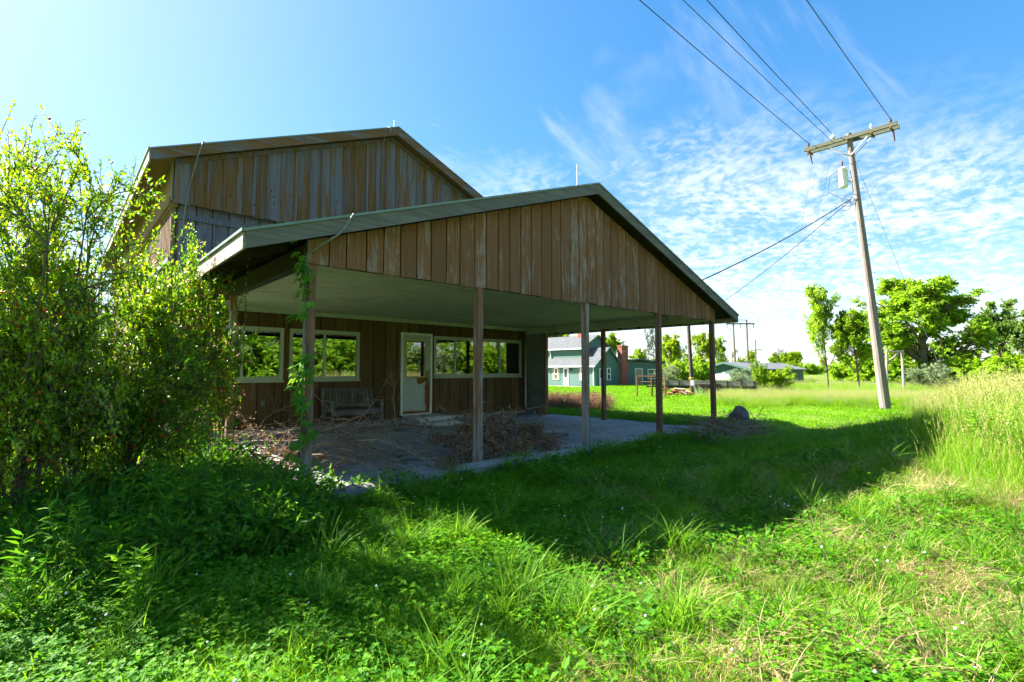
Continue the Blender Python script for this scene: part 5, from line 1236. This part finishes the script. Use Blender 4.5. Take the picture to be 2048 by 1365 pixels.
x, y, a_, b_ = wedge(rg, 34000, 9.5, 64, 1020, 2080); k = free(x, y) & ~tallzone(x, y, a_, b_) & ~((x > HX - 4.8) & (y > 29.5)); x, y, a_, b_ = x[k], y[k], a_[k], b_[k]
scatter('far_lawn', 'mown bright green lawn stretching from the porch to the green house', 'grass', np.stack([x, y, th(x, y) - .01], 1), mown, rg.integers(0, 4, len(x)), rg.uniform(1.0, 1.5, len(x)) * (1 + b_ / 30), rg)
# tall meadow grass
x, y, a_, b_ = wedge(rg, 17000, 1.6, 26, 1300, 2160); k = tallzone(x, y, a_, b_) & free(x, y); x, y, a_, b_ = x[k], y[k], a_[k], b_[k]
edge = np.clip((np.interp(x, bankx, banky) - y) / .9, .0, 1); edge = np.where((b_ > 20) & (a_ / b_ > .385), 1, edge); nearf = np.clip((b_ - 1.0) / 3.6, .22, 1.1)
scatter('tall_grass', 'tall seeding grass on the bank and round the utility pole', 'tall grass', np.stack([x, y, th(x, y) - .02], 1), mead, np.where(rg.uniform(0, 1, len(x)) < .1 * (b_ > 15), 4, rg.integers(0, 4, len(x))), (.38 + .42 * edge) * nearf * np.where(b_ > 15, .72, 1.0) * rg.uniform(.75, 1.15, len(x)), rg, .16)
x, y, a_, b_ = wedge(rg, 15000, 26, 115, 1390, 2160); k = ~((x > sx0 - 1) & (y > sy0 - .5) & (x < sx1 + 1) & (y < sy1 + 1)); x, y, b_ = x[k], y[k], b_[k]
lil = pn(x, y, .05, 9.0) > .12
scatter('meadow', 'pale seeding meadow grass spreading to the trees', 'tall grass', np.stack([x, y, th(x, y) - .02], 1), mead, np.where(lil & (rg.uniform(0, 1, len(x)) < .5), 4, rg.integers(0, 4, len(x))), rg.uniform(.42, .72, len(x)) * (1 + b_ / 200), rg, .12)
# leafy undergrowth below the shrubs and along the porch edge
x, y, a_, b_ = wedge(rg, 5200, 2.3, 7.5, -200, 640); k = free(x, y) & (a_ / b_ < -.42 - .02 * (b_ - 4)) & (b_ > 2.55 + 1.35 * np.clip((a_ / b_ + 1.0) / .6, 0, 1)) & (pn(x, y, 1.1, 2.0) > -.32); x, y, b_ = x[k], y[k], b_[k]
scatter('undergrowth', 'dark leafy undergrowth below the berry shrubs', 'undergrowth', np.stack([x, y, th(x, y) - .02], 1), under, rg.integers(0, 5, len(x)), rg.uniform(.55, 1.15, len(x)) * np.clip((b_ - 1.8) / 2.0, .4, 1.15), rg, .2)
n = 420; x = rg.uniform(-1.3, 1.1, n); y = rg.uniform(-.75, 1.6, n); k = (y < .62 - .62 * x) & (rg.uniform(0, 1, n) < np.where(x > .2, .45, 1)); x, y = x[k], y[k]
scatter('post_weeds', 'green leafy weeds crowding the foot of the vine-covered post', 'weeds', np.stack([x, y, th(x, y) - .02], 1), under, rg.integers(0, 5, len(x)), rg.uniform(.35, .85, len(x)), rg, .2)
n = 900; x = rg.uniform(.1, 10.2, n); y = -.42 + rg.normal(0, .20, n) - .012 * x; k = (rg.uniform(0, 1, n) < np.clip(.2 + .9 * pn(x, y, .8, 3.0) + .07 * x, .06, 1)) & (y < -.10); x, y = x[k], y[k]
scatter('edge_weeds', 'leafy green weeds growing over the timbers along the porch edge', 'weeds', np.stack([x, y, th(x, y) - .02], 1), under[:3] + broad, rg.integers(0, 5, len(x)), rg.uniform(.35, .85, len(x)), rg, .2)
n = 500; x = rg.uniform(9.4, 10.9, n); y = rg.uniform(-.4, 7.5, n)
scatter('corner_weeds', 'leafy weeds round the boulders and along the porch side', 'weeds', np.stack([x, y, th(x, y) - .02], 1), under[:3] + longt[:2], rg.integers(0, 5, n), rg.uniform(.4, .85, n), rg, .2)
x, y, a_, b_ = wedge(rg, 700, 19.0, 24.0, 1085, 1215)
scatter('dry_weeds', 'pale brown dead weeds on the lawn behind the porch', 'weeds', np.stack([x, y, th(x, y) - .02], 1), dryt + [leafy_mesh(270, .5, 14, (.03, .06), .4, 7, 'deadleaf')], rg.choice(4, len(x), p=[.12, .12, .12, .64]), rg.uniform(.7, 1.5, len(x)), rg, .2)
# flattened straw on the bank
x, y, a_, b_ = wedge(rg, 2300, 1.4, 6.5, 1150, 2120); m_ = np.zeros(len(x))
for (px_, py_, r_) in ((1880, 1130, .42), (1790, 1290, .30), (1950, 1020, .5), (1440, 1310, .28), (1320, 1160, .2), (1700, 1060, .3), (2010, 1240, .3), (1560, 1130, .25), (1230, 1320, .2)):
    q = on(px_, py_, 2, 0.12); m_ = np.maximum(m_, 1 - np.hypot(x - q[0], y - q[1]) / r_)
k = (m_ + rg.normal(0, .15, len(x)) > .12) & (y > -9); x, y = x[k], y[k]
scatter('dry_thatch', 'flattened straw-coloured dead grass lying on the sunny bank', 'dry grass', np.stack([x, y, th(x, y) + .01], 1), dryt, rg.integers(0, 3, len(x)), rg.uniform(.7, 1.2, len(x)), rg, .25)
